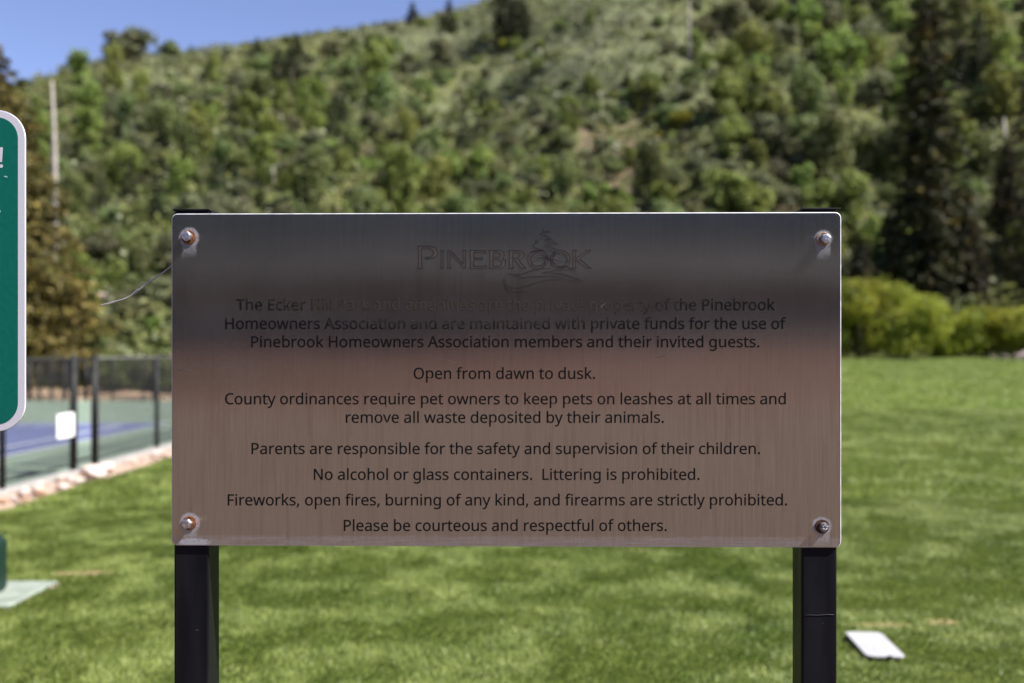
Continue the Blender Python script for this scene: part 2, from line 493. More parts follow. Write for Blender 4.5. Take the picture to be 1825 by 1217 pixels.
def crown_points(n, w, h, z0, lobes, seed, top_heavy=0.0, spread=0.55):
    """points through a lumpy crown: many small lobes on an ellipsoid, denser at their skins"""
    r = np.random.default_rng(seed)
    cs = []
    for k in range(lobes):
        th = r.uniform(0, 2 * np.pi); ph = r.uniform(-0.95, 1.0)
        rad = r.uniform(0.35, 1.0) * spread * 1.2
        cs.append([math.cos(th) * rad * w / 2 * math.sqrt(max(0, 1 - ph * ph * 0.7)), math.sin(th) * rad * w / 2 * math.sqrt(max(0, 1 - ph * ph * 0.7)), z0 + h * (0.5 + 0.38 * ph), r.uniform(0.16, 0.34)])
    cs = np.array(cs)
    k = r.integers(0, lobes, n)
    d = r.normal(0, 1, (n, 3)); d /= np.linalg.norm(d, axis=1)[:, None]
    rad = cs[k, 3:4] * r.uniform(0.45, 1.08, (n, 1))
    P = cs[k, :3] + d * rad * np.array([w * 0.75, w * 0.75, h * 0.75])
    P[:, 2] = np.maximum(P[:, 2], 0.02 + r.uniform(0, 0.3, n) * h * 0.2)
    return P, d

def trunk_bm(h, r0, seed, limbs=5, lean=0.06, base=-0.4):
    rr = random.Random(seed); bm = bmesh.new()
    pts = [Vector((lean * h * (t ** 1.5) * math.cos(seed), lean * h * (t ** 1.5) * math.sin(seed), base + t * (h - base))) for t in (0, .15, .35, .6, .85, 1)]
    bm_tube(bm, pts, [r0 * 1.3, r0, r0 * .85, r0 * .6, r0 * .35, r0 * .12], 8)
    for k in range(limbs):
        t = rr.uniform(0.25, 0.8); p = pts[0].lerp(pts[-1], t); a = rr.uniform(0, 6.28); L = h * rr.uniform(.2, .4)
        q = p + Vector((math.cos(a) * L * .7, math.sin(a) * L * .7, L * .6)); m = p.lerp(q, .5) + Vector((0, 0, -L * .05))
        bm_tube(bm, [p, m, q], [r0 * .4, r0 * .25, r0 * .08], 6)
    return bm

def spruce_crown(h, r0, z0, n_whorl, per, quads, size, seed, droop=0.35, ragged=0.3, gap=0.12):
    r = np.random.default_rng(seed); P = []; D = []
    for i in range(n_whorl):
        t = (i + r.uniform(-.3, .3)) / n_whorl
        z = z0 + (h - z0) * max(0, t)
        rad = r0 * (1 - t) ** 0.75 * (0.55 + 0.45 * min(1, t * 6)) + 0.08
        nb = max(4, int(per * (1 - t * 0.5)))
        a0 = r.uniform(0, 6.28)
        for k in range(nb):
            if r.random() < gap: continue
            a = a0 + k * 6.283 / nb + r.uniform(-.25, .25)
            L = rad * r.uniform(1 - ragged, 1 + ragged * .5)
            m = max(3, int(quads * L / r0))
            s = r.uniform(0.12, 1, m) ** 0.7
            x = s * L
            wv = (1 - s) * 0.25 * L + 0.05 * L
            side = r.normal(0, .5, m) * wv
            zz = z - droop * L * s ** 1.3 + 0.12 * L * s ** 3 - np.abs(r.normal(0, .12, m)) * (0.5 + L * .25)
            P.append(np.stack([np.cos(a) * x - np.sin(a) * side, np.sin(a) * x + np.cos(a) * side, zz], 1))
            D.append(np.stack([np.cos(a) * np.ones(m) * .5, np.sin(a) * np.ones(m) * .5, np.ones(m) * .6], 1))
    P = np.concatenate(P); D = np.concatenate(D)
    return leaf_quads(P, D, size, 0.6, seed=seed + 1, aspect=0.45)

m_bark = simple_mat('grey_brown_bark', (0.10, 0.075, 0.055), 0.95, var=0.4, scale=5, bmp=0.02, bscale=20)
m_aspen_bark = simple_mat('pale_aspen_bark', (0.50, 0.48, 0.43), 0.9, var=0.2, scale=6)
m_dead = simple_mat('bleached_dead_wood', (0.30, 0.27, 0.245), 0.9, var=0.25, scale=4, bmp=0.01, bscale=30)
L_OAK = leaf_mat('scrub_oak_leaves', (0.085, 0.095, 0.042), (0.185, 0.195, 0.098), accent=(0.160, 0.148, 0.096), trans=.42)
L_BRIGHT = leaf_mat('fresh_green_leaves', (0.105, 0.145, 0.028), (0.25, 0.295, 0.072), trans=0.4)
L_MID = leaf_mat('mid_green_leaves', (0.085, 0.115, 0.032), (0.19, 0.225, 0.075), accent=(0.19, 0.205, 0.10), trans=0.35)
L_YEL = leaf_mat('yellow_green_leaves', (0.15, 0.16, 0.015), (0.27, 0.25, 0.03), trans=0.4)
L_SAGE = leaf_mat('sagebrush_leaves', (0.115, 0.135, 0.070), (0.26, 0.275, 0.165), trans=0.15, nscale=0.2)
L_GRASS = leaf_mat('hill_grass_blades', (0.078, 0.105, 0.030), (0.19, 0.215, 0.068), accent=(0.15, 0.125, 0.070), trans=0.3, nscale=0.12)
L_SPRUCE = leaf_mat('dark_spruce_needles', (0.016, 0.019, 0.008), (0.062, 0.058, 0.018), accent=(0.17, 0.115, 0.03), trans=0.12, nscale=0.5)  # rust accent puts sunlit highlights into the needle colour
L_RUST = leaf_mat('rusty_spruce_needles', (0.040, 0.031, 0.010), (0.165, 0.110, 0.030), accent=(0.10, 0.086, 0.02), trans=0.2, nscale=0.7)
L_FIR = leaf_mat('dark_green_fir_needles', (0.020, 0.033, 0.012), (0.065, 0.080, 0.026), trans=0.15, nscale=0.4)
L_WILLOW = leaf_mat('yellow_willow_leaves', (0.14, 0.19, 0.018), (0.36, 0.39, 0.05), trans=0.45, nscale=0.9)

def bush_mesh(name, w, h, n, size, lobes, seed, mats, z0=0.0, stem=True, spread=0.55):
    P, D = crown_points(n, w, h, z0, lobes, seed, spread=spread)
    V, F = leaf_quads(P, D, size, 0.55, seed=seed, aspect=0.7)
    return V, F

def plain_bush(name, w, h, n, size, lobes, seed, leaf, z0=0.0):
    V, F = bush_mesh(name, w, h, n, size, lobes, seed, None, z0)
    # short woody stems joined under the crown so the plant stands on the slope
    bm = bmesh.new(); rr = random.Random(seed)
    for k in range(4):
        a = rr.uniform(0, 6.28); bm_tube(bm, [(0, 0, -0.6), (math.cos(a) * w * .1, math.sin(a) * w * .1, h * .25), (math.cos(a) * w * .25, math.sin(a) * w * .25, h * .6)], [.07, .05, .02], 5)
    bmesh.ops.triangulate(bm, faces=bm.faces[:])
    bm.verts.index_update(); k0 = len(V)
    TV = np.array([v.co[:] for v in bm.verts]); TF = np.array([[v.index for v in f.verts] for f in bm.faces]); bm.free()
    F3 = np.concatenate([F[:, [0, 1, 2]], F[:, [0, 2, 3]], TF + k0])
    me = mesh_np(name, np.concatenate([V, TV]), F3, mat_idx=np.concatenate([np.zeros(2 * len(F)), np.ones(len(TF))]))
    me.materials.append(leaf); me.materials.append(m_bark)
    return me

B_OAK = [plain_bush('scrub_oak', 4.4, 3.0, 1500, 0.36, 14, 100 + k, L_OAK) for k in range(5)]
B_MID = [plain_bush('leafy_shrub', 4.0, 3.2, 1400, 0.36, 12, 200 + k, L_MID) for k in range(4)]
B_BRI = [plain_bush('bright_shrub', 3.4, 3.6, 1300, 0.34, 11, 300 + k, L_BRIGHT) for k in range(4)]
B_ASP = [plain_bush('aspen', 3.2, 4.7, 1500, 0.32, 13, 400 + k, L_MID if k % 2 else L_BRIGHT) for k in range(4)]
B_YEL = [plain_bush('yellow_shrub', 4.0, 3.0, 1300, 0.34, 10, 500, L_YEL)]
def fir_mesh(k, h, r0, leaf, quads=26):
    V, F = spruce_crown(h, r0, 0.3, 22, 8, quads, 0.34, 600 + k, droop=.3, ragged=.25, gap=.05)
    bm = bmesh.new(); bm_tube(bm, [(0, 0, -.8), (0, 0, h * .6), (0, 0, h * .99)], [.16, .1, .02], 6)
    bmesh.ops.triangulate(bm, faces=bm.faces[:]); bm.verts.index_update()
    TV = np.array([v.co[:] for v in bm.verts]); TF = np.array([[v.index for v in f.verts] for f in bm.faces]) + len(V); bm.free()
    me = mesh_np('fir', np.concatenate([V, TV]), np.concatenate([F[:, [0, 1, 2]], F[:, [0, 2, 3]], TF]), mat_idx=np.concatenate([np.zeros(2 * len(F)), np.ones(len(TF))]))
    me.materials.append(leaf); me.materials.append(m_bark)
    return me
B_FIR = [fir_mesh(k, 6.5, 1.5, L_FIR) for k in range(3)]

used = set()
def plant(name, me, p, s, label, cat, group, sz=None, rz=None):
    o = bpy.data.objects.new(name, me); C.objects.link(o)
    o.location = (p.x, p.y, p.z - 0.15)
    o.rotation_euler = (0, 0, random.uniform(0, 6.28) if rz is None else rz)
    o.scale = (s, s, s * (sz or 1.0))
    return tag(o, label, cat, group)

COLS = [(150, 'behind the green sign'), (310, 'left of the plaque'), (560, 'above the left plaque corner'), (800, 'left of the logo pine'), (1040, 'straight above the logo'), (1240, 'by the bare earth patch'),
        (1500, 'above the right plaque corner'), (1640, 'left of the tallest spruce'), (9999, 'right of the tallest spruce')]
ROWS = [(70, 'high on the hill'), (160, 'on the upper slope'), (260, 'halfway down the slope'), (350, 'on the lower slope'), (9999, 'at the foot of the hill')]
def zone(px, py):
    return next(t for a, t in COLS if px < a), next(t for a, t in ROWS if py < a)
ADJ = {'oak': 'greyish scrub oak', 'mid': 'green leafy shrub', 'bri': 'bright green shrub', 'asp': 'upright young aspen', 'fir': 'dark pointed fir', 'yel': 'yellow-green shrub'}
SETS = {'oak': B_OAK, 'mid': B_MID, 'bri': B_BRI, 'asp': B_ASP, 'fir': B_FIR, 'yel': B_YEL}
W0 = {'oak': 4.6, 'mid': 4.2, 'bri': 3.6, 'asp': 3.1, 'fir': 3.0, 'yel': 4.2}
NAME = {'oak': 'scrub_oak', 'mid': 'leafy_shrub', 'bri': 'bright_shrub', 'asp': 'aspen_tree', 'fir': 'fir_tree', 'yel': 'yellow_shrub'}
CAT = {'oak': 'shrub', 'mid': 'shrub', 'bri': 'shrub', 'asp': 'tree', 'fir': 'tree', 'yel': 'shrub'}
placed = []
CLASSES = {}
def put(kind, px, py, wpx, sz=1.0, label=None, group=True):
    """a plant whose foot is seen at (px, py) and which is wpx photo pixels wide"""
    h = hill_hit(px, py)
    if h is None: return
    s = wpx / F_PX * h.y / W0[kind]
    o = plant(NAME[kind], random.choice(SETS[kind]), h, s, label, CAT[kind], None, sz)
    if not label:
        size = 'large' if wpx > 62 else ('small' if wpx < 40 else 'medium')
        if kind == 'fir': size = 'tall' if wpx > 36 else 'tiny'
        CLASSES.setdefault((size, kind, *zone(px, py)), []).append((px, o))
    placed.append((px, py, wpx))
    return o

# the plants one can point at, foot column, foot row, width (photo pixels)
put('oak', 232, 113, 118, 0.78, 'rounded dark bush alone on the skyline at upper left of the hill')
put('mid', 296, 103, 60, 0.7, 'smaller green bush right of the rounded skyline bush')
put('bri', 150, 158, 75, 0.9, 'green bush at the low left end of the hill skyline')
put('fir', 905, 64, 80, 1.1, 'largest dark fir on the hill crest above the plaque')
put('fir', 935, 72, 40, 0.9, 'shorter fir leaning against the largest crest fir')
put('fir', 800, 58, 40, .75, 'slim dark fir standing alone on the grassy crest left of the big fir')
put('fir', 528, 108, 40, .6, 'narrow fir poking above the brown brushy skyline')
put('fir', 458, 104, 34, .55, 'small fir on the skyline left of the brown brushy patch')
put('fir', 735, 44, 34, .6, 'tiny fir on the far skyline nearest the sky gap')
put('fir', 655, 46, 30, .5, 'tiny fir on the skyline between brown brush and sky gap')
put('fir', 520, 178, 62, .8, 'dark fir with black shade at its foot on the upper left slope')
put('fir', 496, 150, 46, .7, 'dark fir just behind another on the upper left slope')
put('yel', 1218, 232, 66, 0.8, 'bright yellow-green bush on the slope right of the bare earth patch')
put('yel', 1175, 250, 30, 0.8, 'little yellow-green bush beside the brighter yellow one')
put('yel', 905, 92, 34, 1.1, 'small ochre bush below the crest firs')
put('yel', 735, 250, 34, 1.7, 'tall yellowish bush on the middle of the slope')
put('yel', 1460, 250, 34, 1.0, 'yellow-green bush beneath the white boulder')
big = [('oak', 660, 160, 70), ('oak', 790, 115, 62), ('oak', 800, 122, 40), ('oak', 730, 130, 50), ('oak', 1300, 55, 90), ('oak', 1340, 30, 90), ('oak', 1260, 75, 70), ('oak', 1390, 90, 80),
       ('oak', 1330, 180, 80), ('oak', 1400, 150, 80), ('oak', 1450, 120, 70), ('oak', 1480, 60, 90), ('oak', 1530, 95, 90), ('oak', 1370, 270, 90), ('oak', 1440, 300, 90), ('oak', 1470, 215, 80),
       ('mid', 1530, 300, 110), ('oak', 1400, 330, 80), ('oak', 1350, 340, 70), ('oak', 1520, 380, 90), ('oak', 1560, 190, 90), ('oak', 1310, 250, 60), ('oak', 1240, 300, 60), ('oak', 1200, 330, 55),
       ('oak', 690, 350, 90), ('oak', 640, 380, 80), ('oak', 740, 300, 70), ('oak', 650, 250, 80), ('oak', 560, 290, 80), ('oak', 490, 240, 70), ('oak', 430, 170, 60), ('oak', 360, 210, 70),
       ('oak', 290, 190, 60), ('oak', 240, 240, 70), ('oak', 200, 200, 60), ('oak', 910, 270, 50), ('oak', 860, 240, 45), ('oak', 1180, 190, 40), ('oak', 1190, 280, 50), ('oak', 870, 190, 50), ('oak', 960, 200, 40),
       ('bri', 1340, 130, 80), ('bri', 1440, 70, 70), ('bri', 1300, 145, 60), ('bri', 1290, 210, 80), ('bri', 1380, 220, 70), ('bri', 1500, 150, 110), ('bri', 1550, 120, 60), ('bri', 1310, 290, 80), ('bri', 1340, 390, 90), ('bri', 1450, 390, 80), ('bri', 1600, 60, 60), ('bri', 1660, 40, 60),
       ('asp', 160, 280, 60), ('asp', 230, 250, 50), ('asp', 290, 270, 60), ('asp', 350, 290, 60), ('asp', 400, 330, 60), ('asp', 130, 400, 60), ('asp', 470, 330, 60), ('asp', 560, 360, 60), ('asp', 610, 330, 50), ('asp', 220, 340, 60), ('asp', 320, 360, 60), ('asp', 500, 200, 40), ('asp', 440, 230, 45), ('asp', 250, 190, 40), ('asp', 380, 150, 36), ('asp', 200, 150, 46),
       ('asp', 1790, 140, 60), ('asp', 1760, 90, 60), ('asp', 1800, 330, 60), ('asp', 1720, 60, 60), ('asp', 1770, 410, 30), ('asp', 1580, 330, 50),
       ('fir', 390, 385, 40), ('fir', 230, 370, 45), ('fir', 280, 400, 45), ('fir', 180, 390, 40), ('fir', 600, 220, 30), ('fir', 1425, 385, 26), ('fir', 1370, 385, 30), ('fir', 310, 230, 30),
       ('mid', 330, 480, 90), ('mid', 270, 470, 70), ('mid', 240, 530, 60), ('bri', 200, 520, 60), ('mid', 290, 580, 55), ('oak', 300, 500, 60), ('bri', 270, 620, 60)]
for k, x, y, w in big:
    put(k, x, y, w * 1.05, random.uniform(0.85, 1.1))

# fill the slope, densities by region, up to the individual limit
tries = 0
cap = {'oak': 200, 'mid': 190, 'bri': 130, 'asp': 90, 'fir': 18}
while tries < 4500 and sum(cap.values()) > 0 and len(placed) < 700:
    tries += 1
    px = random.uniform(-60, 1900); py = random.uniform(-40, 600 if (px < 330) else (510 if px > 1470 else 400))
    if 40 < px < 120 and py > 120 and py < 400 and random.random() < .6: continue
    knoll = math.exp(-((px - 1060) / 170) ** 2 - ((py - 90) / 90) ** 2)
    meadow = math.exp(-((px - 850) / 210) ** 2 - ((py - 170) / 150) ** 2)
    earth = math.exp(-((px - 1100) / 90) ** 2 - ((py - 290) / 90) ** 2)
    grassy = max(knoll * 1.1, meadow * 0.5, earth * .8)
    if random.random() < grassy: continue
    wpx = random.uniform(28, 78) * (0.7 + 0.5 * (max(py, 0) / 400)) * (1.2 if px > 1250 else 1.0) * (0.6 if grassy > .3 else 1)
    skp = float(np.interp(px, SKY_PX, SKY_PY))
    if py < skp + 8: continue
    edge = py < skp + 45
    if edge: wpx *= .6
    if any((px - a) ** 2 + ((py - b) * 1.5) ** 2 < ((wpx + c) * 0.25) ** 2 for a, b, c in placed): continue
    if px > 1240: wts = dict(oak=5, mid=3, bri=3, asp=1, fir=.4)
    elif px < 480: wts = dict(oak=4, mid=4, bri=3, asp=1.5, fir=.3)
    elif py > 280: wts = dict(oak=3, mid=3.5, bri=3, asp=.7, fir=.1)
    else: wts = dict(oak=3, mid=4, bri=1.6, asp=.4, fir=.1)
    if py < skp + 120: wts.update(asp=0, fir=0)
    if edge: wts = dict(oak=3, mid=2, bri=1)
    ks = [k for k in wts if cap[k] > 0 and wts[k] > 0]
    if not ks: continue
    k = random.choices(ks, [wts[q] for q in ks])[0]
    if put(k, px, py, wpx, random.uniform(.75, 1.1) * (.6 if edge else 1)): cap[k] -= 1

hid = 0
while hid < 75:                                              # the same brush goes on down the slope where the plaque now hides it
    px = random.uniform(330, 1480); py = random.uniform(400, 600)
    h_ = hill_hit(px, py)
    if h_ is None or h_.z < float(lawn_z(h_.x, h_.y)) + .4: continue
    k = random.choice(['oak', 'mid', 'mid', 'bri']); o = plant(NAME[k], random.choice(SETS[k]), h_, random.uniform(.5, .95), 'leafy shrub on the foot of the slope straight behind the plaque', 'shrub', 'shrubs on the foot of the slope behind the plaque'); hid += 1
for (size, kind, c_, r_), L_ in CLASSES.items():
    L_.sort(key=lambda t: t[0]); n_ = len(L_); base = f"{size} {ADJ[kind]} {r_}, {c_}"
    for i_, (_, o) in enumerate(L_):
        w_ = {1: [''], 2: ['left-hand ', 'right-hand '], 3: ['leftmost ', 'middle ', 'rightmost '], 4: ['leftmost ', 'second ', 'third ', 'rightmost '], 5: ['leftmost ', 'second ', 'middle ', 'fourth ', 'rightmost ']}.get(n_)
        o['label'] = (w_[i_] if w_ else '') + base
        if n_ > 1: o['group'] = f"{size} {ADJ[kind]}s {r_}, {c_}"

# undergrowth: sage and tall grass over the whole slope, nobody could count it
def scatter(n, dens, seed, near=33, far=235):
    r = np.random.default_rng(seed)
    u = r.uniform(-.62, .62, n); y = near * (far / near) ** r.uniform(0, 1, n)
    x = u * y
    k = r.uniform(0, 1, n) < dens(x, y)
    x, y = x[k], y[k]
    return x, y, hill_z(x, y)
hx = hill_hit(1060, 90)
def d_sage(x, y):
    px = CX + F_PX * x / y
    ang = (hill_z(x, y) - EYE) / y * F_PX; py = HOR - ang
    g = np.exp(-((px - 1060) / 190) ** 2 - ((py - 90) / 100) ** 2) + .9 * np.exp(-((px - 780) / 170) ** 2 - ((py - 70) / 55) ** 2) + .5 * np.exp(-((px - 300) / 120) ** 2 - ((py - 130) / 50) ** 2)
    return np.clip(g + 0.10, 0, 1) * (hill_z(x, y) > lawn_z(x, y) + 0.25)
def tufts(name, x, y, z, per, w, h, size, leaf, seed, upright=False):
    r = np.random.default_rng(seed); n = len(x)
    s = r.uniform(.6, 1.4, n)
    base = np.repeat(np.stack([x, y, z], 1), per, 0); ss = np.repeat(s, per)
    d = r.normal(0, 1, (n * per, 3)); d[:, 2] = np.abs(d[:, 2]); d /= np.linalg.norm(d, axis=1)[:, None]
    P = base + d * np.stack([ss * w / 2, ss * w / 2, ss * h], 1) * r.uniform(.5, 1, (n * per, 1))
    V, F = leaf_quads(P, d, size * ss, .6, seed=seed + 1, aspect=.7)
    o = link(name, mesh_np(name, V, F), leaf); o['kind'] = 'stuff'
    return o
x, y, z = scatter(36000, d_sage, 21)
k = vnoise(x, y, 6.0, 77) + .75 > np.random.default_rng(5).uniform(-.6, .9, len(x)); x, y, z = x[k], y[k], z[k]
tufts('sagebrush', x, y, z, 14, 1.5, 1.0, 0.36, L_SAGE, 22)
def d_grass(x, y):
    return (0.75 - .5 * d_sage(x, y)) * (hill_z(x, y) > lawn_z(x, y) + 0.1) * np.where(hill_z(x, y) > 0, 1, 0)
x, y, z = scatter(30000, d_grass, 31)
tufts('hillside_grass', x, y, z, 10, 1.7, 0.85, 0.44, L_GRASS, 32)

# ------------------------------------------------------------------ the larger trees
def big_spruce(x, y, z, h, r0, clear, label, leaf, seed, name='spruce_tree', quads=60, whorls=34, per=11, size=0.30, tr=0.28, ragged=.35, gap=.12):
    t = empty(name, (x, y, z))
    bm = bmesh.new(); bm_tube(bm, [(0, 0, -1), (0.02, 0, h * .2), (0, .03, h * .55), (0, 0, h * .97)], [tr * 1.25, tr, tr * .6, .03], 12)
    rr = random.Random(seed)
    for k in range(16):
        a = rr.uniform(0, 6.28); zz = rr.uniform(clear * .45, h * .7); L = r0 * rr.uniform(.35, .8) * (1 - zz / h)
        bm_tube(bm, [(0, 0, zz), (math.cos(a) * L * .5, math.sin(a) * L * .5, zz - .1 * L), (math.cos(a) * L, math.sin(a) * L, zz - .35 * L)], [.06, .04, .015], 5)
    bm_obj('trunk', bm, m_bark, t)
    V, F = spruce_crown(h, r0, clear, whorls, per, quads, size, seed, droop=.38, ragged=ragged, gap=gap)
    link('crown', mesh_np('crown', V, F), leaf, t)
    return tag(t, label, 'tree')
h = hill_hit(1655, 520); zt = float(hill_z(at(1655, 66), 66))
big_spruce(at(1655, 64), 64, float(hill_z(at(1655, 64), 64)) , 27, 3.0, 3.5, 'tallest dark spruce with a bare lower trunk behind the yellow-green hedge shrubs', L_SPRUCE, 71, quads=150, whorls=52, per=12, ragged=.45, gap=.12, size=.34)
big_spruce(at(1838, 66), 66, float(hill_z(at(1838, 66), 66)), 23, 2.6, 1.5, 'dark spruce cut off by the right edge of the view', L_SPRUCE, 72, quads=60, gap=.2)
big_spruce(at(1795, 78), 78, float(hill_z(at(1795, 78), 78)), 9, 1.6, 1.2, 'shadowy spruce between the tallest spruce and the right edge', L_SPRUCE, 73, quads=60)
big_spruce(at(1535, 62), 62, float(hill_z(at(1535, 62), 62)), 7.0, 2.0, .5, 'short dark spruce just right of the plaque above the hedge', L_SPRUCE, 74, quads=60, tr=.15)
big_spruce(at(1585, 70), 70, float(hill_z(at(1585, 70), 70)), 7.5, 2.0, .6, 'short dark spruce between the plaque and the tallest spruce', L_FIR, 75, quads=60, tr=.15)
big_spruce(at(1725, 72), 72, float(hill_z(at(1725, 72), 72)), 7.5, 1.9, .6, 'short dark spruce on the right of the tallest spruce trunk', L_SPRUCE, 76, quads=50, tr=.15)
big_spruce(at(-25, 37), 37, 0.1, 13.6, 5.2, .2, 'large rusty-brown spruce behind the green sign at the left edge', L_RUST, 77, quads=190, whorls=50, per=14, size=.25, ragged=.25, gap=.05)
big_spruce(at(118, 39), 39, 0.25, 4.6, 1.9, .1, 'lower brown-green spruce at the right foot of the large rusty spruce', L_RUST, 78, quads=120, whorls=26, size=.22, tr=.12)
big_spruce(at(-60, 60), 60, 3.0, 17.5, 2.6, 2.0, 'thin dark spruce top against the sky at the upper left corner', L_SPRUCE, 79, quads=45, ragged=.5, gap=.3)

# bleached snag by the rusty spruce
sn = empty('dead_tree', (at(97, 42), 42, 1.6))
bm = bmesh.new(); z0, z1 = 1.5 + (HOR - 368) / F_PX * 42 - 1.6, 1.5 + (HOR - 142) / F_PX * 42 - 1.6
bm_tube(bm, [(0, 0, -1.8), (.02, 0, z0), (0.0, 0, z0 + 2), (-.03, 0, z0 + 3.6), (-.10, 0, z1)], [.14, .125, .11, .08, .03], 10)
bm_obj('trunk', bm, m_dead, sn)
rr = random.Random(9)
for k in range(26):
    bm = bmesh.new()
    zz = z0 + rr.uniform(0.2, z1 - z0 - .3); a = rr.uniform(0, 6.28); L = rr.uniform(.12, .38)
    bm_tube(bm, [(0, 0, zz), (math.cos(a) * L, math.sin(a) * L, zz - .08 * rr.random())], [.02, .006], 4)
    bm_obj('twig', bm, m_dead, sn)
tag(sn, 'bleached bare dead trunk standing beside the rusty spruce at left', 'dead tree')
def snag(px, py, hpx, wpx, label, lean=0):
    h = hill_hit(px, py); s = h.y / F_PX
    bm = bmesh.new(); bm_tube(bm, [(0, 0, -.5), (lean * hpx * s * .5, 0, hpx * s * .5), (lean * hpx * s, 0, hpx * s)], [wpx * s / 2, wpx * s * .4, wpx * s * .15], 8)
    for k in range(3):
        zz = hpx * s * random.uniform(.4, .9); a = random.uniform(0, 6.28)
        bm_tube(bm, [(lean * zz, 0, zz), (lean * zz + math.cos(a) * .6, math.sin(a) * .6, zz + .4)], [.05, .01], 5)
    o = bm_obj('dead_tree', bm, m_dead, None, (h.x, h.y, h.z)); tag(o, label, 'dead tree')
snag(1228, 112, 112, 4.5, 'thin grey dead tree on the knoll at the top centre right', 0.01)
snag(1790, 290, 80, 9, 'pale slender bare trunk near the right edge of the hillside')
snag(238, 250, 42, 5, 'short pale snag on the left slope')
snag(455, 260, 40, 5, 'thin white snag among aspens on the left slope')
snag(487, 330, 34, 6, 'pale stump on the left slope above the plaque')

# boulders on the slope
m_rock = simple_mat('pale_pink_sandstone', (0.47, 0.38, 0.34), 0.9, var=0.22, scale=5, bmp=0.015, bscale=18)
m_rock2 = simple_mat('tan_sandstone', (0.38, 0.24, 0.155), 0.9, var=0.25, scale=5, bmp=0.015, bscale=18)
m_rockw = simple_mat('white_boulder_stone', (0.62, 0.60, 0.57), 0.9, var=0.1, scale=5, bmp=0.015, bscale=18)
def rock_mesh(seed, sub=2):
    bm = bmesh.new(); bmesh.ops.create_icosphere(bm, subdivisions=sub, radius=0.5)
    rr = np.random.default_rng(seed)
    planes = [(Vector(rr.normal(0, 1, 3)).normalized(), rr.uniform(.28, .42)) for _ in range(9)]
    for v in bm.verts:
        for n, d in planes:
            k = v.co.dot(n)
            if k > d: v.co -= n * (k - d) * .9
        v.co += Vector(rr.normal(0, .012, 3))
    me = bpy.data.meshes.new('rock'); bm.to_mesh(me); bm.free()
    return me
ROCKS = []
for k in range(8):
    me = rock_mesh(k); me.materials.append([m_rock, m_rock, m_rock2, m_rock][k % 4]); ROCKS.append(me)
RW = rock_mesh(40); RW.materials.append(m_rockw)
def boulder(px, py, wpx, label, me=RW, hz=.7):
    h = hill_hit(px, py); s = wpx * h.y / F_PX
    o = bpy.data.objects.new('boulder', me); C.objects.link(o); o.location = h + Vector((0, 0, s * .2)); o.scale = (s, s, s * hz); o.rotation_euler = (0, .4, random.uniform(0, 6))
    return tag(o, label, 'boulder')
boulder(1413, 114, 20, 'white boulder high on the right-hand slope', hz=1.2)
boulder(1732, 372, 24, 'pale boulder beside the tallest spruce trunk')
boulder(1525, 360, 20, 'pinkish boulder just right of the plaque corner', ROCKS[0])
boulder(1700, 505, 30, 'pinkish boulder at the foot of the tallest spruce', ROCKS[1])
RM = rock_mesh(41); RM.materials.append(simple_mat('mauve_grey_stone', (.24, .19, .17), .9, var=.3, scale=5))
boulder(180, 548, 60, 'mauve-grey boulder in the brush left of the plaque', RM, .45)

# ------------------------------------------------------------------ hedge shrubs at the far edge of the lawn
def hedge_shrub(x, y, w, h, label, seed, leaf=L_WILLOW, n=5200, size=.17, group=None):
    z = float(max(lawn_z(x, y), hill_z(x, y)))
    t = empty('hedge_shrub', (x, y, z))
    P, D = crown_points(n, w, h, .05, 26, seed, spread=.62)
    V, F = leaf_quads(P, D, size, .6, seed=seed, aspect=.55)
    link('foliage', mesh_np('foliage', V, F), leaf, t)
    bm = bmesh.new(); rr = random.Random(seed)
    for k in range(9):
        a = rr.uniform(0, 6.28); bm_tube(bm, [(math.cos(a) * .1, math.sin(a) * .1, -.2), (math.cos(a) * w * .16, math.sin(a) * w * .16, h * .4), (math.cos(a) * w * .33, math.sin(a) * w * .33, h * .85)], [.05, .035, .01], 5)
    bm_obj('stems', bm, m_bark, t)
    return tag(t, label, 'shrub', group)
for k, (px, d, wpx, top, lab) in enumerate([
    (1535, 50.5, 120, 508, 'tall rounded yellow-green shrub touching the right edge of the plaque'),
    (1612, 50.5, 120, 512, 'tall rounded yellow-green shrub in front of the tallest spruce, left of the low ones'),
    (1690, 52, 95, 546, 'lower yellow-green shrub right of the two tall ones'),
    (1752, 52.5, 95, 549, 'low yellow-green shrub in the middle of the right-hand hedge'),
    (1815, 52.5, 100, 552, 'low yellow-green shrub at the right edge of the hedge'),
    (1455, 51, 120, 520, 'yellow-green shrub hidden mostly behind the right side of the plaque'),
    (1885, 53, 100, 545, 'hedge shrub just past the right edge of the view')]):
    x = at(px, d); z = float(lawn_z(x, d)); h = EYE + (HOR - top) / F_PX * d - z
    hedge_shrub(x, d, wpx / F_PX * d * 1.45, h * 1.02, lab, 800 + k, n=8500, size=.19)
back = [o for o in C.objects if o.name.startswith('hedge_shrub') and o.parent is None]
for j in range(9):                                           # the hedge runs on behind the plaque
    src = back[j % 3]; px = 620 + j * 95; d = 51.5 + .8 * math.sin(j)
    r_ = src.copy(); C.objects.link(r_); r_.location = (at(px, d), d, float(lawn_z(at(px, d), d))); r_.rotation_euler.z = j * 1.3; r_.scale = (1, 1, .85 + .1 * (j % 3))
    r_['label'] = 'yellow-green hedge shrub hidden behind the plaque'; r_['group'] = 'hedge shrubs behind the plaque'
    for ch in src.children:
        c_ = ch.copy(); C.objects.link(c_); c_.parent = r_
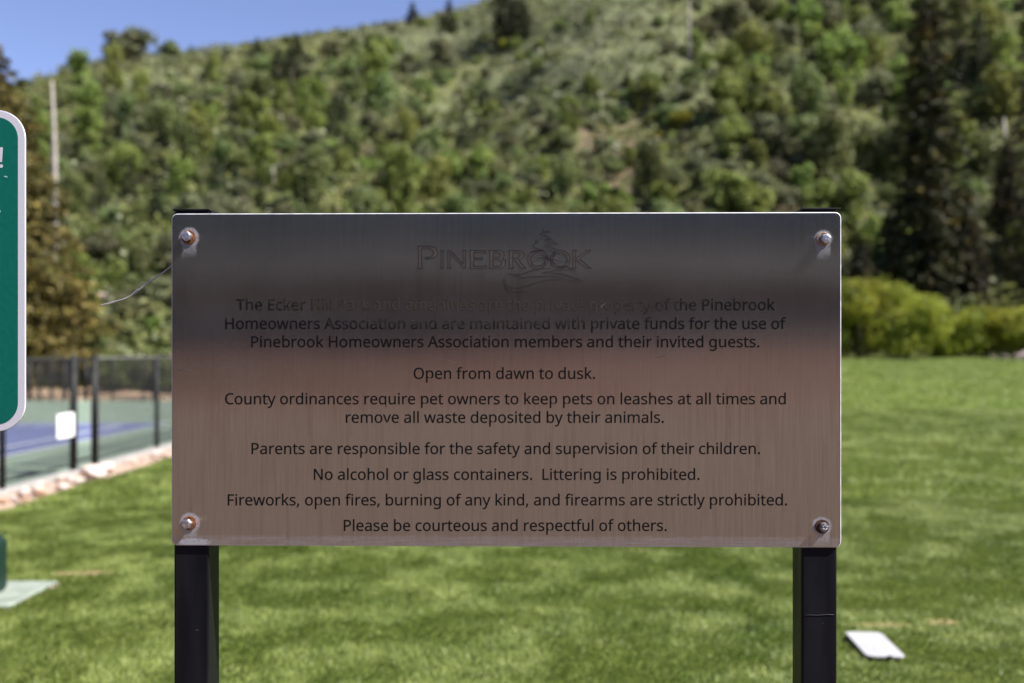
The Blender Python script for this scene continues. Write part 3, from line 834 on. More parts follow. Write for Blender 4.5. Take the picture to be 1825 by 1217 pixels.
# darker shrubs behind the far end of the courts
for k, (px, d, wpx, top) in enumerate([(-30, 36, 90, 640), (60, 36.5, 80, 655), (200, 35, 80, 640), (255, 35.5, 75, 636), (310, 35, 80, 638), (370, 35, 80, 640), (180, 38, 60, 600)]):
    x = at(px, d); h = EYE + (HOR - top) / F_PX * d
    hedge_shrub(x, d, wpx / F_PX * d * 1.1, h, ['leftmost dark green shrub behind the far end of the courts', 'second dark green shrub behind the far courts, beside the green sign', 'dark green shrub behind the far courts, left of the second gate post', 'dark green shrub behind the far courts, touching the plaque edge', 'dark green shrub behind the courts, just hidden by the plaque', 'dark green shrub behind the courts, farthest right behind the plaque'][k] if k < 6 else 'brownish shrub on the dry bank behind the courts', 850 + k, leaf=L_MID, n=2600, size=.15, group='dark green shrubs behind the far end of the courts' if k < 6 else None)

# ------------------------------------------------------------------ lawn blades
def blades(n, y0, y1, hgt, wid, seed, off=0.0):
    r = np.random.default_rng(seed)
    y = np.sqrt(r.uniform(y0 ** 2, y1 ** 2, n)); x = r.uniform(-.56, .56, n) * y
    k = x > -4.83
    for (bx, by, rx, ry) in BARE[:3]:
        k &= ~((((x - bx) / rx) ** 2 + ((y - by) / ry) ** 2 < 1.2) & (r.uniform(0, 1, n) < .75))
    x, y = x[k], y[k]; n = len(x)
    # clumps lean together and differ in height and hue
    a1 = vnoise(x, y, .35, 5) * 2
    a2 = vnoise(x, y * .55, .20, 15) * 1.5 + .45 * vnoise(x, y, 1.6, 25)
    th = a1 * 1.3 + r.normal(0, .9, n)
    h = hgt * (1 + .22 * a2 * .5) * r.uniform(.5, 1.3, n)
    lean = r.uniform(.3, 1.7, n)
    z = lawn_z(x, y)
    B = np.stack([x, y, z], 1)
    ph = r.uniform(0, np.pi, n); s = np.stack([np.cos(ph), np.sin(ph), 0 * ph], 1) * (wid * r.uniform(.6, 1.3, n))[:, None]
    T = B + np.stack([np.cos(th) * lean * h, np.sin(th) * lean * h, h], 1)
    V = np.stack([B - s, B + s, T], 1).reshape(-1, 3)
    hue = np.clip(.47 + off + .30 * vnoise(x, y, .16, 45, 3) + .11 * a2 + .07 * a1 + r.normal(0, .20, n), 0, 1)
    return V, np.repeat(hue, 3)
m_bl, nt, b = new_mat('mown_grass_blades')
at_ = nt.nodes.new('ShaderNodeAttribute'); at_.attribute_name = 'hue'
g_ = nt.nodes.new('ShaderNodeNewGeometry')
nz = noise(nt, g_.outputs['Position'], .55, 5, .65)
ff_ = math_n(nt, 'ADD', math_n(nt, 'MULTIPLY', at_.outputs['Fac'], .7), ramp(nt, nz, .3, .7, 0, .3), clamp=True)
col = mix_c(nt, ff_, (0.070, 0.112, 0.014), (0.275, 0.325, 0.090))
nt.links.new(col, b.inputs['Base Color']); b.inputs['Roughness'].default_value = .5; b.inputs['Specular IOR Level'].default_value = .3
tr_ = nt.nodes.new('ShaderNodeBsdfTranslucent'); nt.links.new(col, tr_.inputs[0])
mx = nt.nodes.new('ShaderNodeMixShader'); mx.inputs[0].default_value = .35
nt.links.new(b.outputs[0], mx.inputs[1]); nt.links.new(tr_.outputs[0], mx.inputs[2]); nt.links.new(mx.outputs[0], nt.nodes['Material Output'].inputs[0])
Vs, Hs = zip(blades(380000, 4.1, 9.5, .022, .0046, 91, -.09), blades(230000, 9.5, 20, .038, .009, 92, .03), blades(160000, 20, 55, .045, .022, 93, .05))
V = np.concatenate(Vs); o = link('grass', mesh_np('grass', V, np.arange(len(V)).reshape(-1, 3), col={'hue': np.concatenate(Hs)}), m_bl)
o['kind'] = 'stuff'

# ------------------------------------------------------------------ rocks of the border strip
rr = random.Random(3); nr = 0
def rock(x, y, s, z=-0.02, group='sandstone rocks along the edge of the courts', label='pale sandstone rock lying in the strip between lawn and court fence', me=None):
    o = bpy.data.objects.new('rock', me or rr.choice(ROCKS)); C.objects.link(o)
    o.location = (x, y, z + s * .22); o.scale = (s * rr.uniform(.8, 1.2), s * rr.uniform(.8, 1.2), s * rr.uniform(.55, .8)); o.rotation_euler = (rr.uniform(-.3, .3), rr.uniform(-.3, .3), rr.uniform(0, 6.28))
    if 'rocks along' in group:
        tone = 'tan' if o.data.materials[0] is m_rock2 else 'pinkish'; sz = 'large' if s > .15 else ('small' if s < .1 else 'medium')
        where = 'before the court gate' if y < 11.2 else ('beside the court gate' if y < 13.6 else 'beyond the court gate')
        label = f'{sz} {tone} rock in the strip between lawn and court fence, {where}'; group = f'{sz} {tone} rocks {where}'
    return tag(o, label, 'rock', group)
y = 7.6
while y < 19:
    dens = 1.0 if (y < 12.6 or 14.0 < y) else 0.2
    for k in range(3):
        if rr.random() < dens * .75: rock(rr.uniform(-5.38, -4.95), y + rr.uniform(-.1, .1), rr.uniform(.06, .19) * (1 if y < 13.5 else .8))
    y += .24
for x, yy, s in [(-5.0, 11.9, .34), (-5.05, 12.35, .28), (-5.2, 9.8, .3)]:
    rock(x, yy, s, label='larger pale rock sitting at the bend of the border strip', group='larger rocks in the border strip')
# rocks at the right-hand end of the hedge
for x, yy, s in [(at(1790, 49), 49, .45), (at(1812, 48.5), 48.5, .6), (at(1830, 48.6), 48.6, .8), (at(1770, 49.6), 49.6, .3)]:
    rock(x, yy, s, z=float(lawn_z(x, yy)), label='pinkish rock in the low pile at the far right edge of the lawn', group='rocks piled at the far right edge of the lawn', me=RM)

# ------------------------------------------------------------------ utility box on its pad, white cover in the grass
m_util = simple_mat('dark_green_powder_coat', (0.002, 0.020, 0.013), 0.55, var=0.15, scale=6)
pad = slab('concrete_pad', -4.1, -2.93, 5.80, 6.42, -0.05, 0.028, simple_mat('grey_green_concrete', (0.20, 0.23, 0.195), .9, var=.2, scale=6, bmp=.003, bscale=60), bev=.008)
ub = empty('utility_box', (-3.36, 6.02, 0.010))
tag(ub, 'low dark green metal utility box on a concrete pad at the left edge', 'utility box')
bm = bmesh.new(); bm_box(bm, -.27, .225, -.2, .2, .0, .355, .05, 5); bm_obj('cabinet', bm, m_util, ub)
bm = bmesh.new(); bm_box(bm, -.24, .195, -.17, .17, .34, .3605, .008, 3); bm_obj('lid', bm, m_util, ub)
bm = bmesh.new(); bm_box(bm, -.09, .06, -.215, -.199, .26, .29, .006, 2); bm_obj('handle', bm, m_black, ub)
RS = rock_mesh(52); RS.materials.append(simple_mat('dull_pink_stone', (.27, .20, .17), .9, var=.3, scale=8))
for x, yy, s in [(-2.91, 6.30, .07), (-2.90, 6.18, .05), (-2.93, 6.42, .06), (-2.93, 6.02, .05), (-3.05, 5.80, .08), (-3.14, 5.77, .09), (-2.90, 6.36, .05), (-3.02, 6.45, .06), (-3.24, 5.76, .07)]:
    rock(x, yy, s, z=-.01, label='small pinkish stone beside the concrete pad of the green box', group='small stones round the concrete pad', me=RS)

m_cover = simple_mat('white_plastic_studs', (.35, .35, .355), .55, var=.05, scale=20)
wc = empty('white_cover', (1.842, 5.065, 0.012), R(-4.5))
tag(wc, 'white rectangular plastic plate with rounded corners lying flat in the grass', 'cover')
bm = bmesh.new(); bm_box(bm, -.094, .094, -.215, .215, 0, .007, 0)
vert = [e for e in bm.edges if abs(e.verts[0].co.z - e.verts[1].co.z) > .004]
bmesh.ops.bevel(bm, geom=vert, offset=.035, segments=5, affect='EDGES', profile=.5)
bmesh.ops.bevel(bm, geom=[e for e in bm.edges if e.verts[0].co.z > .004 and e.verts[1].co.z > .004], offset=.0025, segments=2, affect='EDGES')
bm_obj('cover_plate', bm, simple_mat('white_plastic_cover', (.37, .37, .375), .55, var=.05, scale=20), wc)
bm = bmesh.new()
for i in range(9):
    for j in range(19):
        x = -.076 + i * .019; yy = -.18 + j * .02
        bm_box(bm, x - .004, x + .004, yy - .004, yy + .004, .007, .0082)
k = bm_obj('tread_studs', bm, m_cover, wc); k['kind'] = 'stuff'
bm = bmesh.new(); bm_box(bm, .004, .028, -.216, -.204, .0, .0085); bm_obj('finger_notch', bm, m_black, wc)

# ------------------------------------------------------------------ the plaque on its posts
SY = 1.81
YAW = R(-0.95)
sgn = empty('park_notice_board', (0, SY, 0), YAW)
tag(sgn, 'large brushed steel plaque of park rules bolted to two black square posts', 'sign')
XA = Vector((math.cos(YAW), math.sin(YAW), 0)); YA = Vector((-math.sin(YAW), math.cos(YAW), 0))
def loc(px, py, depth=0.0):
    """plaque coordinates (x, z) of what is seen at a photo pixel on the plane `depth` behind the plaque face"""
    d = Vector(((px - CX) / F_PX, 1, (HOR - py) / F_PX))
    p0 = Vector((0, SY, 0)) + YA * depth; o = Vector((0, 0, EYE))
    t = (p0 - o).dot(YA) / d.dot(YA); q = o + d * t - Vector((0, SY, 0))
    return q.dot(XA), q.z
xl, zt = loc(305.5, 380.5); xr, _ = loc(1499.5, 378); _, zb = loc(903, 974)
PC = Vector(((xl + xr) / 2, 0, (zt + zb) / 2)); HW = (xr - xl) / 2; HH = (zt - zb) / 2
TH = .004
BOLTS = [loc(337, 423), loc(1467, 426), loc(338, 932), loc(1465, 938)]
RAD = [.021, .019, .0215, .020]

def m_steel():
    m, nt, b = new_mat('brushed_stainless_steel')
    c = coord(nt)                                        # metres from the plate's middle
    sx = nt.nodes.new('ShaderNodeSeparateXYZ'); nt.links.new(c, sx.inputs[0]); X_, Z_ = sx.outputs[0], sx.outputs[2]
    streak = noise(nt, coord(nt, scale=(420, 1, 9)), 1.0, 4, .6)
    streak2 = noise(nt, coord(nt, scale=(130, 1, 5)), 1.0, 4, .6)
    grain = noise(nt, c, 900, 2, .6)
    cloud = noise(nt, c, 5.0, 5, .6)
    col = mix_c(nt, ramp(nt, streak, .3, .7), (.405, .378, .356), (.485, .462, .442))
    # brown tarnish running down in drips, strongest on the lower two thirds
    tarn = math_n(nt, 'MULTIPLY', ramp(nt, streak2, .46, .76), ramp(nt, Z_, .24, -.05, .12, .6))
    col = mix_c(nt, tarn, col, (.335, .275, .23))
    col = mix_c(nt, math_n(nt, 'MULTIPLY', ramp(nt, cloud, .45, .75), .35), col, (.43, .40, .37))
    # brown drips under the logo
    lx0, lz0 = loc(745, 470); lx1, lz1 = loc(960, 545)
    gx = math_n(nt, 'MULTIPLY', ramp(nt, X_, lx0 - .01, lx0 + .02), ramp(nt, X_, lx1 + .06, lx1 - .02))
    gz = math_n(nt, 'MULTIPLY', ramp(nt, Z_, lz0 - PC.z + .01, lz0 - PC.z - .01), ramp(nt, Z_, lz1 - PC.z - .03, lz1 - PC.z + .03))
    drip = math_n(nt, 'MULTIPLY', math_n(nt, 'MULTIPLY', gx, gz), ramp(nt, noise(nt, coord(nt, scale=(60, 1, .8)), 1.0, 2), .52, .62, 0, .35))
    col = mix_c(nt, drip, col, (.32, .23, .17))
    g_ = nt.nodes.new('ShaderNodeBsdfAnisotropic'); g_.distribution = 'BECKMANN'
    nt.links.new(col, g_.inputs['Color'])
    nt.links.new(ramp(nt, streak, .3, .7, .20, .235), g_.inputs['Roughness'])
    g_.inputs['Anisotropy'].default_value = -.82
    tg = nt.nodes.new('ShaderNodeTangent'); tg.direction_type = 'UV_MAP'; tg.uv_map = 'UVMap'
    nt.links.new(tg.outputs[0], g_.inputs['Tangent'])
    bm_ = nt.nodes.new('ShaderNodeBump'); bm_.inputs['Strength'].default_value = .22; bm_.inputs['Distance'].default_value = .0004
    # brush lines, and the slight waviness of sheet metal
    nt.links.new(math_n(nt, 'ADD', streak, math_n(nt, 'MULTIPLY', noise(nt, c, 2.2, 1), 14.0)), bm_.inputs['Height'])
    nt.links.new(bm_.outputs[0], g_.inputs['Normal'])
    # mineral scale: rings round the bolts, runs below them, and a line along the lower edge
    wob = math_n(nt, 'MULTIPLY', math_n(nt, 'SUBTRACT', noise(nt, c, 70, 4), .5), .008)
    mask = None
    for (bx, bz), r in zip(BOLTS, RAD):
        dx = math_n(nt, 'SUBTRACT', X_, bx - PC.x); dz = math_n(nt, 'SUBTRACT', Z_, bz - PC.z)
        d = math_n(nt, 'ADD', math_n(nt, 'SQRT', math_n(nt, 'ADD', math_n(nt, 'MULTIPLY', dx, dx), math_n(nt, 'MULTIPLY', dz, dz))), wob)
        disc = ramp(nt, d, r * 1.0, r * .72, 0, .8)
        run = math_n(nt, 'MULTIPLY', math_n(nt, 'MULTIPLY', ramp(nt, math_n(nt, 'ABSOLUTE', math_n(nt, 'ADD', dx, wob)), .016, .011), ramp(nt, dz, .0, -.004)), ramp(nt, math_n(nt, 'ADD', dz, math_n(nt, 'MULTIPLY', wob, 2.5)), -.043, -.018, 0, .5))
        ring = math_n(nt, 'MAXIMUM', disc, run)
        mask = ring if mask is None else math_n(nt, 'MAXIMUM', mask, ring)
    edge = ramp(nt, math_n(nt, 'ADD', Z_, math_n(nt, 'MULTIPLY', wob, 1.5)), -HH + .024, -HH + .014, 0, .30)
    lines = ramp(nt, noise(nt, coord(nt, scale=(12, 1, 420)), 1.0, 3), .35, .65, .45, 1.0)
    mask = math_n(nt, 'MAXIMUM', mask, math_n(nt, 'MULTIPLY', edge, lines))
    # heavier crust at the lower left corner
    cx_, cz_ = loc(345, 966)
    ex = math_n(nt, 'DIVIDE', math_n(nt, 'SUBTRACT', X_, cx_ - PC.x), .035); ez = math_n(nt, 'DIVIDE', math_n(nt, 'SUBTRACT', Z_, cz_ - PC.z), .009)
    ed = math_n(nt, 'ADD', math_n(nt, 'ADD', math_n(nt, 'MULTIPLY', ex, ex), math_n(nt, 'MULTIPLY', ez, ez)), math_n(nt, 'MULTIPLY', noise(nt, c, 260, 4), 1.2))
    mask = math_n(nt, 'MAXIMUM', mask, ramp(nt, ed, 1.7, 1.0, 0, .9))
    specks = ramp(nt, noise(nt, c, 520, 2, .5), .735, .76, 0, .5)
    mask = math_n(nt, 'MAXIMUM', mask, specks)
    mask = math_n(nt, 'MULTIPLY', mask, ramp(nt, noise(nt, c, 160, 4), .25, .6, .55, 1.0))
    dust = math_n(nt, 'MAXIMUM', mask, ramp(nt, cloud, .3, .8, .035, .075))
    df = nt.nodes.new('ShaderNodeBsdfDiffuse')
    nt.links.new(mix_c(nt, noise(nt, c, 60, 3), (.27, .27, .305), (.40, .39, .42)), df.inputs[0])
    mx = nt.nodes.new('ShaderNodeMixShader'); nt.links.new(dust, mx.inputs[0])
    nt.links.new(g_.outputs[0], mx.inputs[1]); nt.links.new(df.outputs[0], mx.inputs[2])
    nt.links.new(mx.outputs[0], nt.nodes['Material Output'].inputs[0])
    nt.nodes.remove(b)
    return m

def rounded_plate(hw, hh, rad, th, bev, seg=6, depth_axis=True):
    bm = bmesh.new(); vs = []
    for cx_, cz_, a0 in ((hw - rad, hh - rad, 0), (-hw + rad, hh - rad, 90), (-hw + rad, -hh + rad, 180), (hw - rad, -hh + rad, 270)):
        for k in range(seg + 1):
            a = R(a0 + 90 * k / seg); vs.append(bm.verts.new((cx_ + rad * math.cos(a), 0, cz_ + rad * math.sin(a))))
    f = bm.faces.new(vs)
    ex = bmesh.ops.extrude_face_region(bm, geom=[f])
    bmesh.ops.translate(bm, vec=(0, th, 0), verts=[v for v in ex['geom'] if isinstance(v, bmesh.types.BMVert)])
    bmesh.ops.recalc_face_normals(bm, faces=bm.faces[:])
    if bev:
        es = [e for e in bm.edges if abs(e.verts[0].co.y) < 1e-6 and abs(e.verts[1].co.y) < 1e-6]
        bmesh.ops.bevel(bm, geom=es, offset=bev, segments=2, affect='EDGES', profile=.5)
    return bm
bm = rounded_plate(HW, HH, .011, TH, .0016)
uv = bm.loops.layers.uv.new('UVMap')
for f_ in bm.faces:
    for l in f_.loops: l[uv].uv = (l.vert.co.x, l.vert.co.z)
m_cut = simple_mat('raw_cut_steel_edge', (.62, .62, .64), .6, metal=.35, var=.15, scale=60)
for f_ in bm.faces: f_.normal_update(); f_.material_index = 1 if abs(f_.normal.y) < .98 else 0
plate = bm_obj('plate', bm, [m_steel(), m_cut], sgn, (PC.x, 0, PC.z))

m_post = simple_mat('black_painted_square_tube', (.0085, .009, .014), .38, var=.5, scale=14, bmp=.0005, bscale=45)
def m_post_fn():
    m, nt, b = new_mat('scuffed_black_paint')
    c = coord(nt)
    n1 = noise(nt, coord(nt, scale=(30, 30, 4)), 1.0, 4)
    col = mix_c(nt, ramp(nt, n1, .35, .7), (.0045, .0048, .0070), (.0085, .0086, .0110))
    chips = ramp(nt, noise(nt, c, 170, 3, .6), .735, .75)
    col = mix_c(nt, chips, col, (.13, .13, .15))
    nt.links.new(col, b.inputs['Base Color'])
    nt.links.new(ramp(nt, n1, .3, .7, .38, .55), b.inputs['Roughness']); b.inputs['Specular IOR Level'].default_value = .14
    bump(nt, noise(nt, c, 60, 4), .3, .0006, b)
    return m
m_post = m_post_fn()
m_postscr = simple_mat('grey_paint_scratch', (.016, .016, .019), .8)
PT = .0645
for side, pxa in (('left', 309.5), ('right', 1428.5)):
    x0, _ = loc(pxa, 1100, TH)
    zt_, _ = 0, 0
    _, ztop = loc(pxa + 30, 373.5 if side == 'left' else 371.5, TH + .01)
    t0 = TH + .0005
    bm = bmesh.new(); bm_box(bm, x0, x0 + PT, t0, t0 + PT, -.02, ztop - .004, .004, 3)
    bm_obj('post', bm, m_post, sgn)
    bm = bmesh.new(); o_ = .0 if side == 'left' else .005
    bm_box(bm, x0 - .001 + o_ * .6, x0 + PT + .001 + o_, t0 - .001, t0 + PT + .002, ztop - .0038, ztop, .0012, 2)
    cap_ = bm_obj('post_cap', bm, m_post, sgn)
    # weld bead under the cap, on the inner side
    bm = bmesh.new(); xi = x0 + PT + .002 if side == 'left' else x0 - .002
    bm_tube(bm, [(xi, t0 + .004, ztop - .008), (xi + (.0015 if side == 'left' else -.0015), t0 + .02, ztop - .0065), (xi, t0 + .04, ztop - .008), (xi, t0 + PT, ztop - .007)], .0035, 8)
    bm_obj('weld_bead', bm, m_post, sgn)
    if side == 'right':
        zc = loc(1460, 1096, TH)[1]
        bm = bmesh.new()
        pts = [(x0 + .004, t0 - .0002, zc - .002), (x0 + .014, t0 - .0003, zc), (x0 + .03, t0 - .0003, zc - .0005), (x0 + .046, t0 - .0003, zc + .001), (x0 + PT - .006, t0 - .0003, zc + .0005)]
        bm_tube(bm, pts, .0006, 5); bm_obj('paint_crack', bm, m_postscr, sgn)

# bolts
m_zinc = simple_mat('dull_zinc', (.62, .64, .68), .38, metal=1.0, var=.25, scale=160, bmp=.0006, bscale=420)
m_zdark = simple_mat('corroded_zinc', (.20, .19, .20), .45, metal=.9, var=.6, scale=200, bmp=.0006, bscale=420)
m_rust = simple_mat('rusty_washer', (.17, .062, .022), .8, metal=.2, var=.7, scale=150, bmp=.0008, bscale=300)
m_rustd = simple_mat('dark_rusty_washer', (.060, .024, .012), .7, metal=.2, var=.7, scale=150, bmp=.0008, bscale=300)
m_zw = simple_mat('tarnished_washer', (.30, .22, .16), .5, metal=.8, var=.4, scale=150)
for k, (bx, bz) in enumerate(BOLTS):
    bolt = empty('bolt', (bx, 0, bz)); bolt.parent = sgn
    bolt['label'] = ['upper left hex bolt on a rusty washer', 'upper right hex bolt with bright head', 'lower left hex bolt on a heavily rusted washer', 'lower right hex bolt, dark and corroded'][k]
    # bolts sit slightly off the washers' centres
    ox, oz = [(-.001, .001), (.0025, 0), (-.002, 0), (.001, 0)][k]
    def disc(r, y0, y1, n, name, mat, bev, ox=0.0, oz=0.0, rot=0.0, hole=False):
        bm = bmesh.new()
        ring0 = [bm.verts.new((ox + r * math.cos(rot + 2 * math.pi * i / n), y0, oz + r * math.sin(rot + 2 * math.pi * i / n))) for i in range(n)]
        ring1 = [bm.verts.new((v.co.x, y1, v.co.z)) for v in ring0]
        f0 = bm.faces.new(ring0); bm.faces.new(ring1[::-1])
        for i in range(n): bm.faces.new((ring0[i], ring0[(i + 1) % n], ring1[(i + 1) % n], ring1[i]))
        if bev: bmesh.ops.bevel(bm, geom=list(f0.edges), offset=bev, segments=2, affect='EDGES', profile=.5)
        return bm_obj(name, bm, mat, bolt)
    disc(.0128, -.0022, -.0001, 32, 'washer', [m_rust, m_zw, m_rust, m_rustd][k], .0006)
    disc(.0085, -.0045, -.0021, 28, 'lock_washer', [m_rustd, m_zdark, m_rustd, m_rustd][k], .0006, ox, oz)
    disc(.0092, -.0125, -.0044, 6, 'hex_head', m_zdark if k == 3 else m_zinc, .0012, ox, oz, .3 + k)
    disc(.0068, -.0131, -.0124, 24, 'head_face', m_zdark if k == 3 else m_zinc, .0003, ox, oz)
    bm = bmesh.new()                                          # raised grade marks on the head
    for j in range(6):
        a = j * 1.047 + .4; p = Vector((ox + .0022 * math.cos(a), -.0132, oz + .0022 * math.sin(a))); q = Vector((ox + .0055 * math.cos(a), -.0132, oz + .0055 * math.sin(a)))
        bm_tube(bm, [p, q], .00045, 5)
    bm_obj('grade_mark', bm, m_zdark if k != 3 else m_zinc, bolt)

